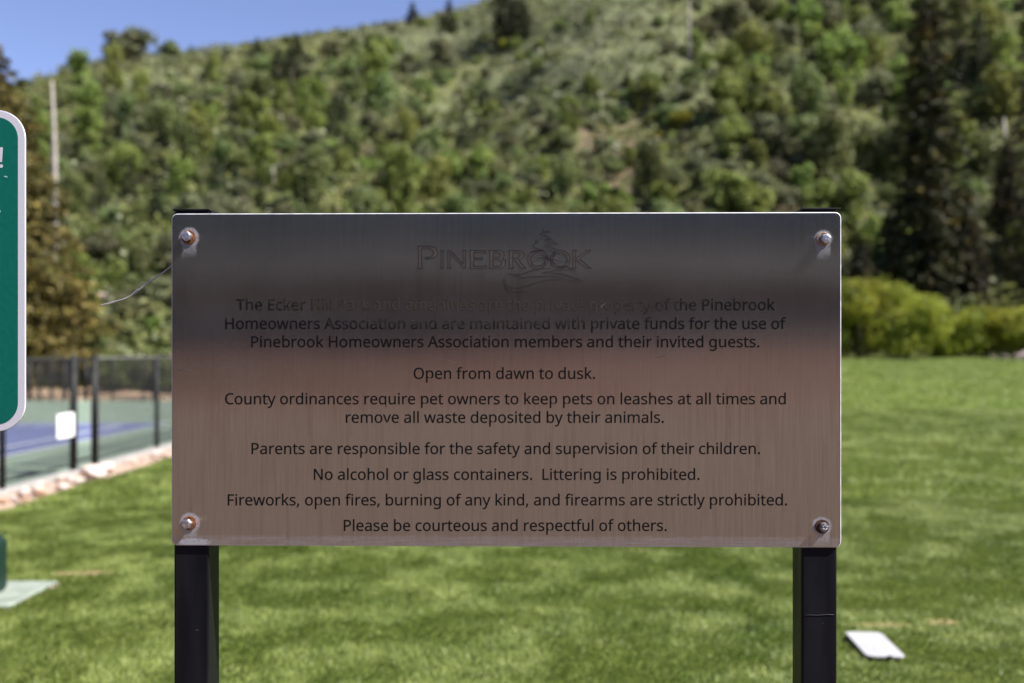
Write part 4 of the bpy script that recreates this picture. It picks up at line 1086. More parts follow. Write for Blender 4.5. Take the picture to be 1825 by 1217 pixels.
# ------------------------------------------------------------------ lettering: glyph outlines, 1000 units = 1 em-height step
GLYPHS = {' ':(208,[]),'!':(215,[[131,161,85,161,65,573,151,573],[58,43,59,61,64,75,72,85,83,92,94,96,107,97,120,96,132,92,142,85,151,75,156,61,157,43,155,26,151,12,142,2,132,-6,120,-10,107,-11,94,-10,82,-5,72,2,64,12,59,26]]),',':(215,[[154,84,149,65,142,44,136,23,128,1,120,-21,111,-42,102,-64,94,-84,85,-103,33,-103,38,-82,43,-61,49,-38,54,-14,58,8,63,31,67,53,70,74,73,93,148,93]]),'.':(215,[[58,43,59,61,64,75,72,85,83,92,94,96,107,97,120,96,132,92,142,85,151,75,156,61,157,43,155,26,151,12,142,2,132,-6,120,-10,107,-11,94,-10,82,-5,72,2,64,12,59,26]]),'A':(512,[[437,0,368,177,141,177,73,0,0,0,224,575,289,575,512,0],[282,415,274,438,263,473,255,500,247,468,238,438,230,415,165,241,346,241]]),'C':(506,[[323,517,293,515,266,510,241,502,217,489,196,474,178,456,162,434,149,410,139,383,131,352,127,321,125,286,128,240,135,200,147,164,165,131,186,105,213,83,245,68,281,58,322,55,348,56,371,58,394,62,416,66,438,72,460,78,460,15,437,8,416,2,393,-2,369,-6,342,-7,312,-8,256,-4,208,8,166,28,130,56,101,90,78,131,62,179,52,230,49,287,51,330,57,369,67,406,81,441,99,471,120,499,146,523,174,543,206,559,243,571,282,578,324,581,354,580,382,577,409,572,436,565,460,557,482,547,453,486,434,494,415,501,394,508,371,513,348,516]]),'E':(446,[[398,0,78,0,78,573,398,573,398,509,150,509,150,330,383,330,383,268,150,268,150,63,398,63]]),'F':(416,[[150,0,78,0,78,573,398,573,398,509,150,509,150,306,383,306,383,243,150,243]]),'H':(594,[[516,0,443,0,443,267,150,267,150,0,78,0,78,573,150,573,150,330,443,330,443,573,516,573]]),'L':(420,[[78,0,78,573,150,573,150,64,400,64,400,0]]),'N':(609,[[532,0,447,0,141,476,138,476,139,462,140,448,141,432,143,378,144,359,144,339,144,320,144,0,78,0,78,573,161,573,467,99,470,99,468,137,466,193,465,213,464,232,464,249,464,573,532,573]]),'O':(626,[[577,287,575,243,570,203,561,166,547,131,531,101,510,73,486,48,459,29,428,13,392,1,355,-6,314,-8,270,-6,231,2,196,13,165,30,137,50,114,73,93,102,77,133,65,167,56,205,51,245,49,288,52,345,62,396,78,442,101,483,130,517,166,545,209,565,258,577,314,581,370,577,417,565,459,545,495,517,524,483,547,442,564,395,574,343],[125,287,127,240,134,199,145,163,161,130,182,104,207,83,238,67,274,58,314,55,355,58,390,67,420,83,445,104,466,131,481,163,492,201,499,242,501,287,496,355,481,411,456,457,420,491,373,511,314,518,273,515,238,506,207,490,181,469,161,443,145,411,134,373,127,332]]),'P':(485,[[229,573,299,567,352,553,393,528,422,494,439,453,444,404,443,381,439,358,433,336,423,315,410,296,395,278,375,262,351,249,324,238,292,229,256,225,216,223,150,223,150,0,78,0,78,573],[223,511,150,511,150,285,208,285,243,286,272,290,298,296,321,306,338,318,352,334,362,353,368,375,370,401,366,435,354,463,334,484,306,499,269,508]]),'T':(446,[[259,0,187,0,187,509,8,509,8,573,437,573,437,509,259,509]]),'a':(450,[[231,437,280,433,318,422,347,403,369,374,381,338,385,293,385,0,334,0,320,61,317,61,304,46,292,33,279,22,265,12,250,5,234,-1,215,-5,195,-7,172,-8,147,-6,124,-2,103,6,84,17,68,31,55,48,45,69,39,93,37,119,43,160,60,192,87,219,128,239,180,251,243,257,316,259,316,285,313,317,306,342,293,359,275,371,253,378,227,380,204,379,183,376,163,370,143,363,124,355,106,347,84,400,104,410,126,419,151,426,177,432,204,436],[252,208,203,203,166,195,141,182,123,165,113,144,110,119,112,96,120,79,132,66,148,56,167,51,188,49,223,52,253,62,279,79,299,103,311,134,315,172,315,210]]),'b':(493,[[139,461,139,443,138,426,138,410,137,395,136,383,135,373,139,373,153,390,170,405,189,419,213,429,241,435,272,437,323,431,365,412,401,381,428,337,444,282,449,215,447,168,439,127,427,91,410,60,389,36,365,17,336,3,305,-5,272,-8,240,-6,212,0,189,10,169,24,152,38,139,55,133,55,119,0,68,0,68,609,139,609],[260,379,231,377,207,371,188,361,171,347,159,330,150,308,144,282,140,252,139,217,139,214,142,164,150,124,165,93,188,69,220,55,261,51,297,55,326,70,348,93,364,126,373,167,376,216,373,266,363,306,348,338,325,361,296,374]]),'c':(385,[[241,-8,203,-5,170,2,139,15,111,34,88,58,69,87,55,124,47,165,44,213,47,263,56,306,71,342,91,372,114,396,142,415,175,428,209,435,245,438,267,437,288,435,309,431,328,426,345,421,358,415,337,356,323,361,308,365,292,370,275,373,259,375,244,376,216,374,193,368,172,358,155,343,141,325,131,303,123,277,119,247,117,213,119,180,123,151,131,126,142,103,155,85,172,71,192,61,214,55,240,53,263,54,283,56,302,60,320,65,336,71,351,78,351,15,336,8,320,3,304,-2,285,-5,264,-7]]),'d':(493,[[221,-8,170,-2,127,17,92,48,65,92,49,147,44,214,50,283,66,338,93,381,129,413,172,432,221,438,243,437,263,434,280,429,296,423,310,415,323,407,335,396,345,386,354,374,359,374,356,405,355,418,355,429,354,438,354,609,425,609,425,0,368,0,358,58,354,58,345,46,335,35,323,24,310,15,295,7,279,1,261,-4,242,-7],[232,51,273,55,305,67,328,88,343,118,352,155,355,200,355,213,352,264,343,304,329,336,306,361,273,375,231,379,196,374,167,359,146,334,129,300,120,259,117,213,120,164,130,125,146,93,168,69,197,55]]),'e':(452,[[234,438,270,435,301,427,329,414,354,395,374,373,390,346,402,315,409,281,411,244,411,201,117,201,122,156,135,119,154,90,182,69,215,56,254,52,281,53,305,56,327,60,349,66,370,73,392,82,392,20,370,11,348,4,327,-1,304,-5,279,-7,251,-8,211,-5,176,3,143,17,114,37,90,61,70,91,55,127,47,167,44,212,47,257,55,297,68,333,86,364,108,390,134,411,165,426,198,435],[233,380,201,376,175,366,154,348,136,323,125,293,119,257,338,257,336,281,333,303,326,322,317,339,306,353,292,364,275,373,256,378]]),'f':(276,[[266,375,158,375,158,0,87,0,87,375,12,375,12,408,87,432,87,457,89,492,95,522,104,547,117,568,133,585,152,597,174,606,199,612,227,613,244,613,259,611,274,609,288,606,300,603,310,599,292,544,283,546,273,549,262,552,251,554,239,555,228,556,206,553,189,545,175,532,165,513,160,488,158,458,158,430,266,430]]),'g':(493,[[221,438,248,436,274,431,297,422,319,409,338,393,355,373,359,373,369,430,425,430,425,-7,423,-46,416,-80,404,-109,387,-135,367,-156,341,-172,309,-183,273,-190,233,-192,202,-192,174,-189,147,-186,122,-180,99,-173,78,-165,78,-100,100,-110,123,-118,149,-125,178,-130,206,-133,237,-134,271,-130,300,-119,324,-101,341,-77,352,-47,355,-13,355,4,356,32,358,57,354,57,338,37,320,20,299,8,275,-1,249,-6,221,-8,169,-1,126,18,91,51,65,96,49,150,44,214,50,279,65,333,91,377,127,411,170,431],[230,379,207,376,187,370,169,359,153,344,140,326,130,303,123,276,119,246,117,213,120,164,130,124,146,92,169,68,198,54,232,50,253,51,271,53,288,58,303,65,315,74,326,85,336,98,343,113,349,131,353,151,355,173,356,197,356,214,355,251,350,282,343,309,332,331,318,348,302,362,281,371,257,377]]),'h':(495,[[139,431,139,420,138,410,138,399,135,370,140,370,150,385,161,397,174,407,189,416,204,424,221,429,238,434,256,436,273,437,307,435,336,430,360,421,382,407,399,390,413,370,423,344,429,314,431,280,431,0,361,0,361,275,358,307,350,333,338,353,319,367,295,376,265,379,234,376,210,370,189,360,173,346,160,329,150,308,144,282,140,254,139,222,139,0,68,0,68,609,139,609]]),'i':(207,[[139,430,139,0,68,0,68,430],[104,591,115,590,124,586,133,580,140,571,144,560,145,546,144,532,140,521,133,512,124,506,114,502,104,501,93,503,83,506,75,512,68,521,64,533,63,546,64,560,68,572,75,580,83,586,93,590]]),'k':(428,[[138,291,138,281,137,270,137,257,135,221,138,221,152,240,172,264,189,285,326,430,409,430,235,246,421,0,336,0,187,200,138,158,138,0,68,0,68,609,138,609]]),'l':(207,[[139,0,68,0,68,609,139,609]]),'m':(749,[[540,438,585,434,621,421,649,401,669,370,681,330,685,280,685,0,615,0,615,277,613,308,606,333,594,353,577,367,555,376,528,379,489,374,460,362,438,342,423,314,414,279,411,237,411,0,342,0,342,277,341,298,337,317,332,333,324,347,315,359,303,367,289,374,272,377,253,379,226,376,204,370,185,360,170,346,158,329,150,308,143,283,140,255,139,223,139,0,68,0,68,430,125,430,136,371,140,371,150,386,161,398,173,409,187,418,201,425,217,431,233,435,249,437,266,438,298,436,325,430,349,420,370,406,386,388,398,366,402,366,418,389,438,406,461,420,487,430,513,436]]),'n':(495,[[275,438,323,434,361,421,391,401,414,370,426,330,431,280,431,0,361,0,361,275,358,307,350,333,338,353,319,367,295,376,265,379,221,374,189,361,166,338,151,307,142,269,139,223,139,0,68,0,68,430,125,430,136,371,140,371,150,386,162,398,175,409,190,418,206,425,222,431,240,435,257,437]]),'o':(485,[[442,216,440,181,436,149,428,121,417,94,404,71,388,51,369,33,348,18,324,7,298,-2,271,-6,241,-8,213,-6,187,-1,163,7,139,19,119,33,100,51,84,72,70,95,59,121,51,150,46,182,44,216,47,262,55,301,68,336,87,367,110,392,137,412,170,426,205,435,244,438,282,435,316,426,347,412,375,391,398,366,417,336,431,300,439,260],[117,216,119,183,123,154,130,128,141,105,155,86,172,71,192,59,216,53,243,51,271,53,294,60,314,71,332,86,345,105,356,128,363,155,367,184,369,216,367,249,363,278,355,303,344,326,331,344,314,359,293,370,270,376,242,379,202,374,170,359,147,335,130,302,120,262]]),'p':(493,[[273,438,323,431,365,413,401,383,428,338,444,283,449,216,447,169,439,128,427,93,410,61,390,37,365,17,337,3,306,-5,272,-8,250,-7,231,-4,213,1,197,7,182,15,170,24,158,34,148,44,139,55,134,55,137,20,138,7,139,-5,139,-16,139,-192,68,-192,68,430,126,430,136,371,139,371,148,383,158,395,170,405,183,415,197,423,213,429,231,434,251,437],[260,379,232,377,209,371,190,362,174,349,161,333,152,313,145,288,140,261,139,229,139,216,140,182,144,152,150,126,159,103,172,84,188,70,209,59,233,53,261,51,287,53,308,60,326,72,342,89,354,108,364,131,371,158,375,186,376,217,373,263,363,302,348,334,325,359,296,374]]),'q':(493,[[354,-9,355,25,356,37,357,48,358,58,354,58,339,40,323,25,303,11,278,0,251,-6,219,-8,169,-2,128,17,93,48,65,92,49,147,44,214,47,262,54,302,67,338,84,369,105,393,129,413,158,427,188,435,221,438,254,436,281,429,304,419,324,404,341,389,355,371,358,371,369,430,425,430,425,-192,354,-192],[233,51,261,52,284,58,304,67,320,79,333,96,342,116,349,140,354,168,355,199,355,213,352,264,343,305,328,337,305,361,272,375,231,379,195,374,167,359,145,334,129,300,120,259,117,213,120,165,130,125,146,93,168,69,197,55]]),'r':(331,[[269,438,295,437,304,436,312,434,319,433,310,368,287,372,279,373,271,374,264,374,247,372,232,369,217,363,202,355,189,346,176,334,165,320,156,305,149,289,143,270,140,250,139,229,139,0,68,0,68,430,126,430,134,351,137,351,147,367,158,382,170,395,184,407,198,418,214,426,232,433,250,437]]),'s':(384,[[348,119,346,92,339,69,327,49,311,31,291,17,268,6,240,-2,210,-6,176,-8,147,-7,122,-5,99,-1,78,5,59,11,42,19,42,83,60,75,81,67,104,60,129,54,153,50,178,49,211,51,237,57,256,66,269,79,277,94,280,112,279,123,276,132,271,141,263,150,253,158,239,167,222,176,200,185,174,196,147,207,124,217,103,228,84,239,69,252,57,266,48,283,43,302,41,324,46,358,61,386,85,408,119,425,157,435,202,438,228,437,252,434,275,430,298,424,319,417,339,409,315,353,296,360,278,366,258,372,238,377,218,379,197,380,170,378,148,374,131,366,118,355,111,343,108,328,109,317,113,307,119,298,127,290,139,282,154,274,172,265,194,256,219,246,245,236,268,225,289,215,307,203,321,190,333,176,341,159,346,140]]),'t':(289,[[212,50,223,50,234,51,245,53,255,54,264,56,272,59,272,5,263,1,252,-2,240,-4,226,-6,213,-8,200,-8,177,-7,157,-3,138,4,119,14,104,27,91,44,81,66,76,93,74,125,74,375,13,375,13,409,75,437,103,528,144,528,144,430,269,430,269,375,144,375,144,127,147,102,153,83,163,69,177,58,193,52]]),'u':(495,[[427,430,427,0,370,0,359,57,356,57,346,43,334,30,321,20,306,11,290,4,273,-1,256,-5,238,-7,220,-8,187,-6,158,-1,134,8,112,22,95,39,81,59,71,85,65,115,63,148,63,430,135,430,135,153,137,121,145,96,158,76,177,62,201,53,230,51,261,53,285,59,306,69,323,83,336,100,345,121,352,147,356,175,357,206,357,430]]),'v':(407,[[163,0,0,430,75,430,167,176,180,137,185,123,189,109,193,96,197,83,199,72,201,63,204,63,207,73,210,84,214,96,218,110,222,124,227,138,241,176,332,430,407,430,244,0]]),'w':(630,[[346,243,336,276,328,308,321,335,316,357,313,357,308,335,302,307,294,275,291,264,287,253,284,242,207,1,127,1,9,431,82,431,141,201,145,185,149,170,153,154,163,109,166,96,168,84,169,73,172,73,178,97,185,128,193,160,201,188,277,431,354,431,428,188,440,149,444,135,447,122,451,109,454,96,456,84,457,74,460,74,462,84,464,95,466,108,470,122,473,137,477,153,489,201,549,431,621,431,502,1,419,1]]),'y':(409,[[1,430,76,430,169,185,184,144,189,130,193,117,196,105,200,92,203,80,205,68,209,68,212,83,217,101,224,121,231,143,238,164,245,186,333,430,409,430,224,-59,213,-85,201,-109,188,-130,173,-148,157,-164,138,-176,117,-185,94,-191,67,-192,55,-192,44,-192,34,-190,9,-186,9,-130,30,-133,39,-134,47,-135,56,-135,72,-134,86,-131,99,-126,111,-118,121,-110,130,-99,138,-87,145,-73,152,-59,174,-2]])}
def m_paint():
    m, nt, b = new_mat('etched_black_lettering')
    c = coord(nt)
    sx = nt.nodes.new('ShaderNodeSeparateXYZ'); nt.links.new(c, sx.inputs[0])
    z0 = loc(900, 590)[1]; z1 = loc(900, 535)[1]; xm = loc(860, 560)[0]
    up = ramp(nt, sx.outputs[2], z0 - .03, z1, 0, 1)
    mid = ramp(nt, math_n(nt, 'ABSOLUTE', math_n(nt, 'SUBTRACT', sx.outputs[0], xm)), .55, .05, .25, 1)
    wear = math_n(nt, 'ADD', math_n(nt, 'MULTIPLY', up, mid), math_n(nt, 'MULTIPLY', math_n(nt, 'SUBTRACT', noise(nt, c, 110, 4), .5), 1.3))
    wear = ramp(nt, wear, .22, .85, 0, 1.0)
    b.inputs['Metallic'].default_value = 0
    nt.links.new(mix_c(nt, wear, mix_c(nt, noise(nt, c, 220, 3), (.0035, .004, .005), (.009, .009, .010)), (.046, .037, .033)), b.inputs['Base Color'])
    b.inputs['Roughness'].default_value = .62
    b.inputs['Specular IOR Level'].default_value = .04
    return m
m_letters = m_paint()
def curve_mesh(name, polys, mat, parent, y, extrude=.00012, off=0.0):
    cu = bpy.data.curves.new(name, 'CURVE'); cu.dimensions = '2D'; cu.fill_mode = 'FRONT' if extrude == 0 else 'BOTH'; cu.extrude = extrude * 100; cu.offset = off * 100
    for P in polys:
        s = cu.splines.new('POLY'); s.points.add(len(P) - 1); s.use_cyclic_u = True
        for i, (a, b_) in enumerate(P): s.points[i].co = (a * 100, b_ * 100, 0, 1)     # filled at 100 x for precision, then scaled back
    tmp = bpy.data.objects.new(name + '_tmp', cu)
    me = bpy.data.meshes.new_from_object(tmp); me.name = name
    bpy.data.objects.remove(tmp); bpy.data.curves.remove(cu)
    me.transform(Matrix.Rotation(R(90), 4, 'X') @ Matrix.Scale(.01, 4)); me.materials.clear()
    o = link(name, me, mat, parent, (0, y, 0))
    return o
U = .03402
def text_line(body, px_l, base, name='text_line', unit=U, mat=None, parent=None):
    x = px_l - GLY_LSB(body[0]) * unit
    bm = bmesh.new(); k = 0
    for ch in body:                                          # each letter filled on its own, neighbours a hair apart in depth
        adv, cont = GLYPHS[ch]
        polys = [[loc(x + c_[i] * unit, base - c_[i + 1] * unit) for i in range(0, len(c_), 2)] for c_ in cont]
        x += adv * unit
        if polys:
            t_ = curve_mesh('glyph', polys, m_letters, None, 0, off=.00024); k += 1
            t_.data.transform(Matrix.Translation((0, -.00002 * (k % 2), 0)))
            bm.from_mesh(t_.data); me_ = t_.data; bpy.data.objects.remove(t_); bpy.data.meshes.remove(me_)
    me = bpy.data.meshes.new(name); bm.to_mesh(me); bm.free()
    return link(name, me, mat or m_letters, parent or sgn, (0, -.00022, 0))
def GLY_LSB(ch): return min(min(c_[0::2]) for c_ in GLYPHS[ch][1])
for body, xl_, base in [
    ("The Ecker Hill Park and amenities are the private property of the Pinebrook", 421.5, 552.5),
    ("Homeowners Association and are maintained with private funds for the use of", 402, 586),
    ("Pinebrook Homeowners Association members and their invited guests.", 448, 618.6),
    ("Open from dawn to dusk.", 737.5, 675),
    ("County ordinances require pet owners to keep pets on leashes at all times and", 401.5, 720.3),
    ("remove all waste deposited by their animals.", 616.5, 753.3),
    ("Parents are responsible for the safety and supervision of their children.", 448.5, 809),
    ("No alcohol or glass containers.  Littering is prohibited.", 559.5, 855),
    ("Fireworks, open fires, burning of any kind, and firearms are strictly prohibited.", 406, 900.5),
    ("Please be courteous and respectful of others.", 613, 946)]:
    text_line(body, xl_, base)

# logo: engraved outlines of flared capitals, a windswept pine over them and waves below
m_etch = simple_mat('tarnished_etching', (.060, .043, .034), .6, var=.35, scale=200)
m_groove = simple_mat('black_engraved_groove', (.010, .010, .012), .6, var=.4, scale=200)
def q(x, y): return (720 + x / 5.07, 390 + y / 5.07)
def stroke_poly(pts, w0, w1=None, taper=True):
    """thin tapering ribbon along a smooth path of crop points, as polygon in plaque coordinates"""
    w1 = w0 if w1 is None else w1
    P = [Vector((*q(*p), 0)) for p in pts]
    if len(P) > 2:                                           # Catmull-Rom
        Q = []
        E_ = [P[0] * 2 - P[1]] + P + [P[-1] * 2 - P[-2]]
        for i in range(1, len(E_) - 2):
            for k in range(5):
                t = k / 5; a, b_, c_, d_ = E_[i-1], E_[i], E_[i+1], E_[i+2]
                Q.append(.5 * ((2 * b_) + (c_ - a) * t + (2 * a - 5 * b_ + 4 * c_ - d_) * t * t + (3 * b_ - a - 3 * c_ + d_) * t ** 3))
        Q.append(P[-1]); P = Q
    n = len(P); Lp = []; Rp = []
    for i, p in enumerate(P):
        d = (P[min(i+1, n-1)] - P[max(i-1, 0)]).normalized(); nn = Vector((-d.y, d.x, 0)); t = i / (n - 1)
        w = (w0 + (w1 - w0) * t) * (max(.25, math.sin(math.pi * min(max(t, .06), .94)) ** .5) if taper else 1) / 2
        Lp.append(loc(p.x + nn.x * w, p.y + nn.y * w)); Rp.append(loc(p.x - nn.x * w, p.y - nn.y * w))
    return Lp + Rp[::-1]
def stem(x, top=285, bot=445, w=17, s=8):                   # a flared upright
    return [[(x - s, top), (x + w + s, top), (x + w, top + 12), (x + w, bot - 12), (x + w + s, bot), (x - s, bot), (x, bot - 12), (x, top + 12)]]
def ring(cx, cy, rx, ry, w, n=36):
    o_ = [(cx + rx * math.cos(6.2832 * i / n), cy + ry * math.sin(6.2832 * i / n)) for i in range(n)]
    return [o_, [(cx + (rx - w) * math.cos(6.2832 * i / n), cy + (ry - w * .75) * math.sin(6.2832 * i / n)) for i in range(n)]]
LET = []
LET.append([[(120,247),(235,247),(285,262),(306,295),(300,328),(268,352),(215,363),(190,358),(190,350),(235,345),(268,322),(272,298),(252,272),(215,262),(160,262),(160,432),(170,447),(122,447),(134,432),(134,262)]])
LET.append(stem(337))
LET.append([[(390,285),(425,285),(538,410),(538,297),(528,285),(568,285),(557,297),(557,445),(548,445),(418,305),(418,432),(428,445),(388,445),(399,432),(399,297)]])
LET.append([[(590,285),(738,285),(742,308),(725,300),(632,300),(632,352),(700,352),(708,345),(708,372),(700,366),(632,366),(632,428),(728,428),(746,418),(742,445),(590,445),(602,432),(602,298)]])
LET.append([[(765,285),(868,285),(902,300),(906,330),(886,355),(915,372),(920,410),(895,438),(860,445),(765,445),(778,432),(778,298)],[(806,300),(856,300),(874,314),(872,338),(850,350),(806,350)],[(806,366),(856,366),(884,380),(886,408),(864,428),(806,428)]])
LET.append([[(942,285),(1040,285),(1076,300),(1082,335),(1062,360),(1035,370),(1090,432),(1105,445),(1066,445),(1002,370),(984,370),(984,432),(994,445),(942,445),(954,432),(954,298)],[(984,300),(1028,300),(1048,312),(1050,340),(1030,356),(984,356)]])
LET.append(ring(1212, 365, 92, 82, 26))
LET.append(ring(1412, 365, 92, 82, 26))
LET.append([[(1518,285),(1562,285),(1551,298),(1551,358),(1640,298),(1636,285),(1690,285),(1672,296),(1588,358),(1668,432),(1698,445),(1650,445),(1551,366),(1551,432),(1562,445),(1518,445),(1529,432),(1529,298)]])
for L_ in LET:
    o = curve_mesh('logo_letter', [[loc(*q(*p)) for p in P] for P in L_], m_etch, sgn, -.00022)
    ol = []
    for P in L_:
        P = P + [P[0]]
        for a, b_ in zip(P[:-1], P[1:]):
            ol.append(stroke_poly([a, b_], 1.45, taper=False))
    cu = [curve_mesh('letter_outline', [pp], m_groove, None, 0) for pp in ol]
    # join the outline strips of one letter into one part
    bm = bmesh.new()
    for c_ in cu:
        bm.from_mesh(c_.data); bpy.data.objects.remove(c_)
    bm_obj('letter_outline', bm, m_groove, o, (0, -.00018, 0))
TREE = [([(1268,80),(1258,108),(1285,112),(1318,118)],1.3),([(1220,128),(1262,150),(1205,196)],1.3),([(1262,112),(1250,130),(1222,128)],1.0),([(1275,145),(1305,165),(1338,183)],1.6),([(1290,100),(1325,125)],.9),
        ([(1185,180),(1196,205),(1218,216)],1.7),([(1162,230),(1182,256),(1222,272),(1262,274)],1.7),([(1240,180),(1205,200),(1185,222),(1165,236)],1.0),([(1258,192),(1320,186),(1394,224)],1.5),([(1262,196),(1300,205),(1392,226)],.9),
        ([(1268,240),(1330,228),(1370,226)],.9),([(1268,240),(1330,258),(1396,278)],1.4),([(1338,183),(1290,182),(1262,196)],.9),([(1100,320),(1170,290),(1250,280),(1350,300),(1460,350),(1500,385)],1.1),
        ([(1150,402),(1215,362),(1290,352),(1400,378),(1480,380)],1.0),([(1130,345),(1210,330),(1300,335),(1370,320)],.9),([(1350,310),(1320,345),(1345,400),(1310,430)],1.0),([(1285,300),(1255,350),(1280,400),(1250,440)],1.0),([(1345,260),(1370,300),(1362,330)],.8)]
WAVE = [([(945,485),(985,503),(1060,500),(1150,470),(1240,450),(1330,446)],1.8),([(945,485),(1000,515),(1080,528),(1200,520),(1330,518),(1450,524)],1.2),([(1252,485),(1350,466),(1430,461),(1495,463)],1.1),
        ([(1252,485),(1380,490),(1480,512),(1560,542),(1622,562)],1.6),([(905,538),(910,585),(936,628),(972,652)],2.0),([(905,538),(925,592),(1000,622),(1100,602),(1250,560),(1400,542),(1545,560)],1.1),
        ([(1460,420),(1500,448),(1556,476)],1.7),([(1380,440),(1440,430),(1500,442),(1556,476)],1.0),([(972,652),(1060,648),(1120,655)],.9)]
o = None
for nm, S in (('logo_pine', TREE), ('logo_waves', WAVE)):
    cu = [curve_mesh('stroke', [stroke_poly(p, w * 1.35)], m_groove, None, 0) for p, w in S]
    bm = bmesh.new()
    for i, c_ in enumerate(cu):
        c_.data.transform(Matrix.Translation((0, -.00003 * i, 0)))
        bm.from_mesh(c_.data); bpy.data.objects.remove(c_)
    bm_obj(nm, bm, m_groove, sgn, (0, -.0004, 0))
# scratches in the steel
m_scr = simple_mat('bright_scratch', (.06, .06, .065), .8)
for pts in ([(1172, 637), (1190, 632), (1201, 618), (1212, 611)], [(318, 661), (330, 658), (344, 661)], [(655, 722), (664, 730), (672, 738)], [(1050, 566), (1064, 552), (1078, 541)], [(785, 637), (800, 643), (815, 646)]):
    P = [loc(*p) for p in pts]; bm = bmesh.new(); bm_tube(bm, [(a, -.00005, b_) for a, b_ in P], .00022, 5); bm_obj('scratch', bm, m_scr, sgn)

# thin twisted wire sticking out behind the plaque
m_wire = simple_mat('silvery_plastic_tie', (.50, .48, .52), .35, metal=.3, var=.1)
wt = empty('wire_tie', (0, SY, 0), YAW); tag(wt, 'thin silvery wire loop sticking out past the left edge of the plaque', 'wire')
def wpts(L_, dep=.012): return [(*(lambda a: (a[0], dep, a[1]))(loc(px, py, dep)),) for px, py in L_]
def smooth_pts(P, k=6):
    P = [Vector(p) for p in P]; E_ = [P[0] * 2 - P[1]] + P + [P[-1] * 2 - P[-2]]; Q = []
    for i in range(1, len(E_) - 2):
        for j in range(k):
            t = j / k; a, b_, c_, d_ = E_[i-1:i+3]
            Q.append(.5 * ((2 * b_) + (c_ - a) * t + (2 * a - 5 * b_ + 4 * c_ - d_) * t * t + (3 * b_ - a - 3 * c_ + d_) * t ** 3))
    return Q + [P[-1]]
bm = bmesh.new(); bm_tube(bm, smooth_pts(wpts([(318, 462), (303, 475), (285, 489), (268, 500), (253, 512), (243, 518), (232, 527), (220, 533), (200, 538), (177, 545)])), .00085, 6); bm_obj('strand', bm, m_wire, wt)
bm = bmesh.new(); bm_tube(bm, smooth_pts(wpts([(318, 466), (304, 476), (285, 490.5), (267, 503), (255, 511), (244, 521), (233, 526.5), (222, 532), (201, 539.2), (179, 545)], .014)), .0008, 6); bm_obj('strand', bm, m_wire, wt)

# ------------------------------------------------------------------ green sign at the left
GY = 1.86
def gp(px, py): return (px - CX) / F_PX * GY, EYE + (HOR - py) / F_PX * GY
gx1, gz1 = gp(45, 196); _, gz0 = gp(45, 769); GW = .46
gs = empty('green_sign', (gx1 - GW / 2, GY, 0)); tag(gs, 'green sign with rounded white border cut off by the left edge of the view', 'sign')
gc = (gz1 + gz0) / 2; gh = (gz1 - gz0) / 2
m_refl = simple_mat('white_reflective_sheeting', (.58, .57, .63), .45, var=.05, scale=400, bmp=.0002, bscale=700)
m_gsign = simple_mat('green_reflective_sheeting', (.0, .115, .085), .5, spec=.25, var=.05, scale=90, bmp=.00005, bscale=700)
bm = rounded_plate(GW / 2, gh, .053, .003, .0010, 10); bm_obj('sign_panel', bm, m_refl, gs, (0, 0, gc))
bm = rounded_plate(GW / 2 - .0135, gh - .0135, .040, .0003, 0, 10); bm_obj('green_field', bm, m_gsign, gs, (0, -.0004, gc))
def gl(pts, name, mat=m_refl):
    P = []
    for px, py in pts:
        a, b_ = gp(px, py); P.append((a - (gx1 - GW / 2), b_))
    return curve_mesh(name, [P], mat, gs, -.0006)
ex_ = gl([(-2.5, 262.5), (5, 262.5), (3.9, 289), (.6, 289)], 'exclamation_mark')
gl([(2.4 + 3.2 * math.cos(a * .5236), 296 + 3.2 * math.sin(a * .5236)) for a in range(12)], 'exclamation_dot')
gl([(-6, 371), (0, 374), (1.2, 377), (0, 379), (-6, 379)], 'letter_fragment')
gl([(6.5, 314), (10, 313.3), (14, 315), (13, 316.4), (8.5, 315.6)], 'chip', simple_mat('pale_green_chip', (.25, .5, .42), .6))
bm = bmesh.new(); bm_box(bm, -.022, .022, .0035, .0075, -.03, gz1 - .03); bm_box(bm, -.024, -.018, .0076, .03, -.03, gz1 - .03); bm_box(bm, .018, .024, .0076, .03, -.03, gz1 - .03)
bm_obj('post', bm, simple_mat('galvanised_channel', (.35, .36, .37), .5, metal=.8), gs)

# ------------------------------------------------------------------ unseen stand-ins added behind the camera to shape the reflection in the steel
m_red_tone = simple_mat('reflection_red_tone', (.115, .060, .048), .95, var=.3, scale=6, spec=.1)
m_wood = simple_mat('stand_in_wall_tone', (.34, .265, .235), .85, var=.3, scale=6)
m_roof = simple_mat('stand_in_roof_tone', (.011, .011, .012), .8, var=.15, scale=2, spec=.2)
m_band = simple_mat('pale_reflection_band', (.085, .08, .08), .7, var=.1, scale=2)
PY = -34.0
pv = empty('stand_in_building', (0, PY, 0)); tag(pv, 'unseen stand-in building added behind the photographer for the plaque reflection', 'building')  # invented building; its roof and wall tones shape the mirrored bands
def prism(name, pts, x0, x1, mat):
    bm = bmesh.new(); a = [bm.verts.new((x0, y, z)) for y, z in pts]; c = [bm.verts.new((x1, y, z)) for y, z in pts]
    n = len(pts); bm.faces.new(a); bm.faces.new(c[::-1])
    for i in range(n): bm.faces.new((a[i], c[i], c[(i + 1) % n], a[(i + 1) % n]))
    return bm_obj(name, bm, mat, pv)
prism('roof', [(.6, 4.55), (-5, 6.75), (-5, 6.55), (.6, 4.35)], -30, 30, m_roof)
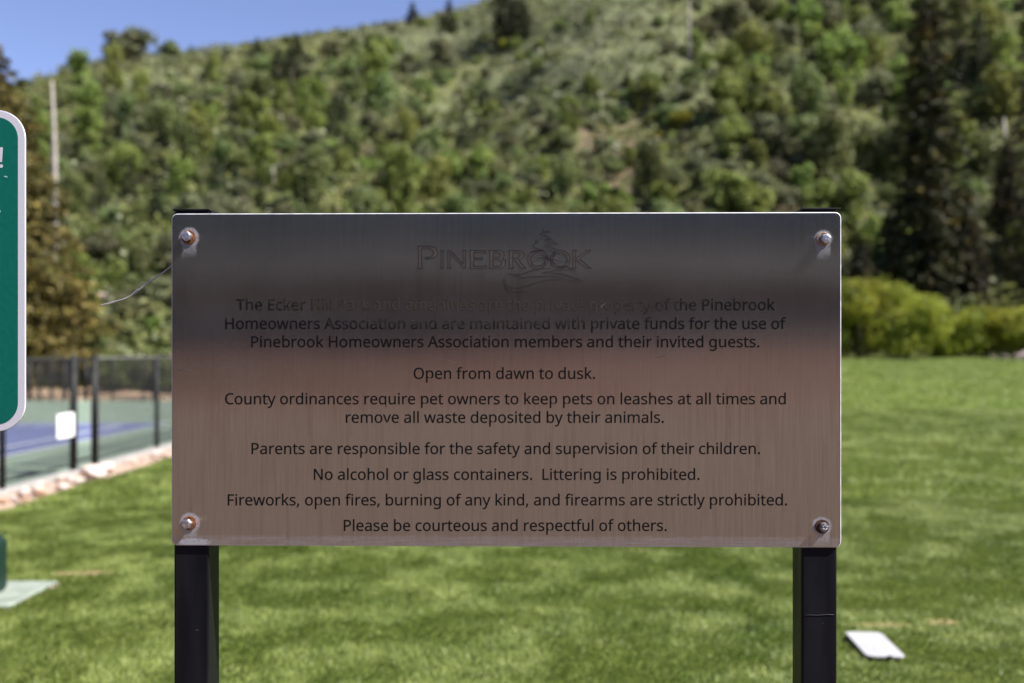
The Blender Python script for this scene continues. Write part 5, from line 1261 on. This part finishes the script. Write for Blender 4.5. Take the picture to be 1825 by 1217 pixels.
prism('roof', [(-10.6, 4.45), (-5.01, 6.72), (-5.01, 6.52), (-10.6, 4.25)], -30, 30, m_roof)
prism('reflection_band', [(.62, 4.62), (.0, 4.86), (.0, 4.80), (.62, 4.30)], -30, 30, m_band)  # pale strip added for the bright band in the reflection
prism('wall', [(-.5, -.05), (-.5, 4.9), (-9.5, 4.9), (-9.5, -.05)], -29, 29, m_wood)
for x in range(-28, 29, 7):
    bm = bmesh.new(); bm_box(bm, x - .12, x + .12, .1, .34, -.02, 4.4); bm_obj('post', bm, m_wood, pv)
    bm = bmesh.new(); bm_box(bm, x + 2.4, x + 4.4, -.49, -.42, 1.3, 2.6); bm_obj('window', bm, m_black, pv)
sheet('red_reflection_bed', -10, 10, PY + 1.0, PY + 9, 30, 12, lambda X, Y: .02 + .215 * (PY + 9 - Y) + .05 * np.sin(X * 2 + Y * 3), m_red_tone)  # added slope whose red gives the plaque its pinkish reflection
sheet('reflection_bank', 2, 60, PY + .4, PY + 12, 60, 24, lambda X, Y: -.03 + 2.7 * sstep(6, 19, X) * sstep(PY + 12, PY + 3, Y) + .04 * np.sin(X * 2 + Y * 3), m_gravel)  # bank added so the brown reflection climbs higher on the right
proto_h = None
for j in range(7):  # low row added to darken the left side of the reflection
    x = -31 + j * 3.4
    o = bpy.data.objects.new('stand_in_shrub', B_OAK[j % 5]); C.objects.link(o); o.location = (x, PY + 6.5, -.2); o.scale = (.95, .7, .42)
    tag(o, 'unseen low shrub added to darken the left of the plaque reflection', 'shrub', 'stand-in shrubs added behind the photographer')
k = 0
for rad, n in ((56, 26), (72, 30)):  # belt of unseen spruces added to keep sky out of the steel
    for j in range(n):
        a = R(-178 + 176 * (j + random.uniform(.2, .8)) / n)
        o = bpy.data.objects.new('spruce_tree', B_FIR[k % 3]); C.objects.link(o); s = random.uniform(2.6, 3.3); k += 1
        r_ = rad + random.uniform(-3, 3)
        o.location = (math.cos(a) * r_, math.sin(a) * r_, -.1); o.scale = (s * 1.6, s * 1.6, s); tag(o, 'tall dark spruce in the belt of trees at the photographer\'s back', 'tree', 'unseen spruces added behind the photographer')
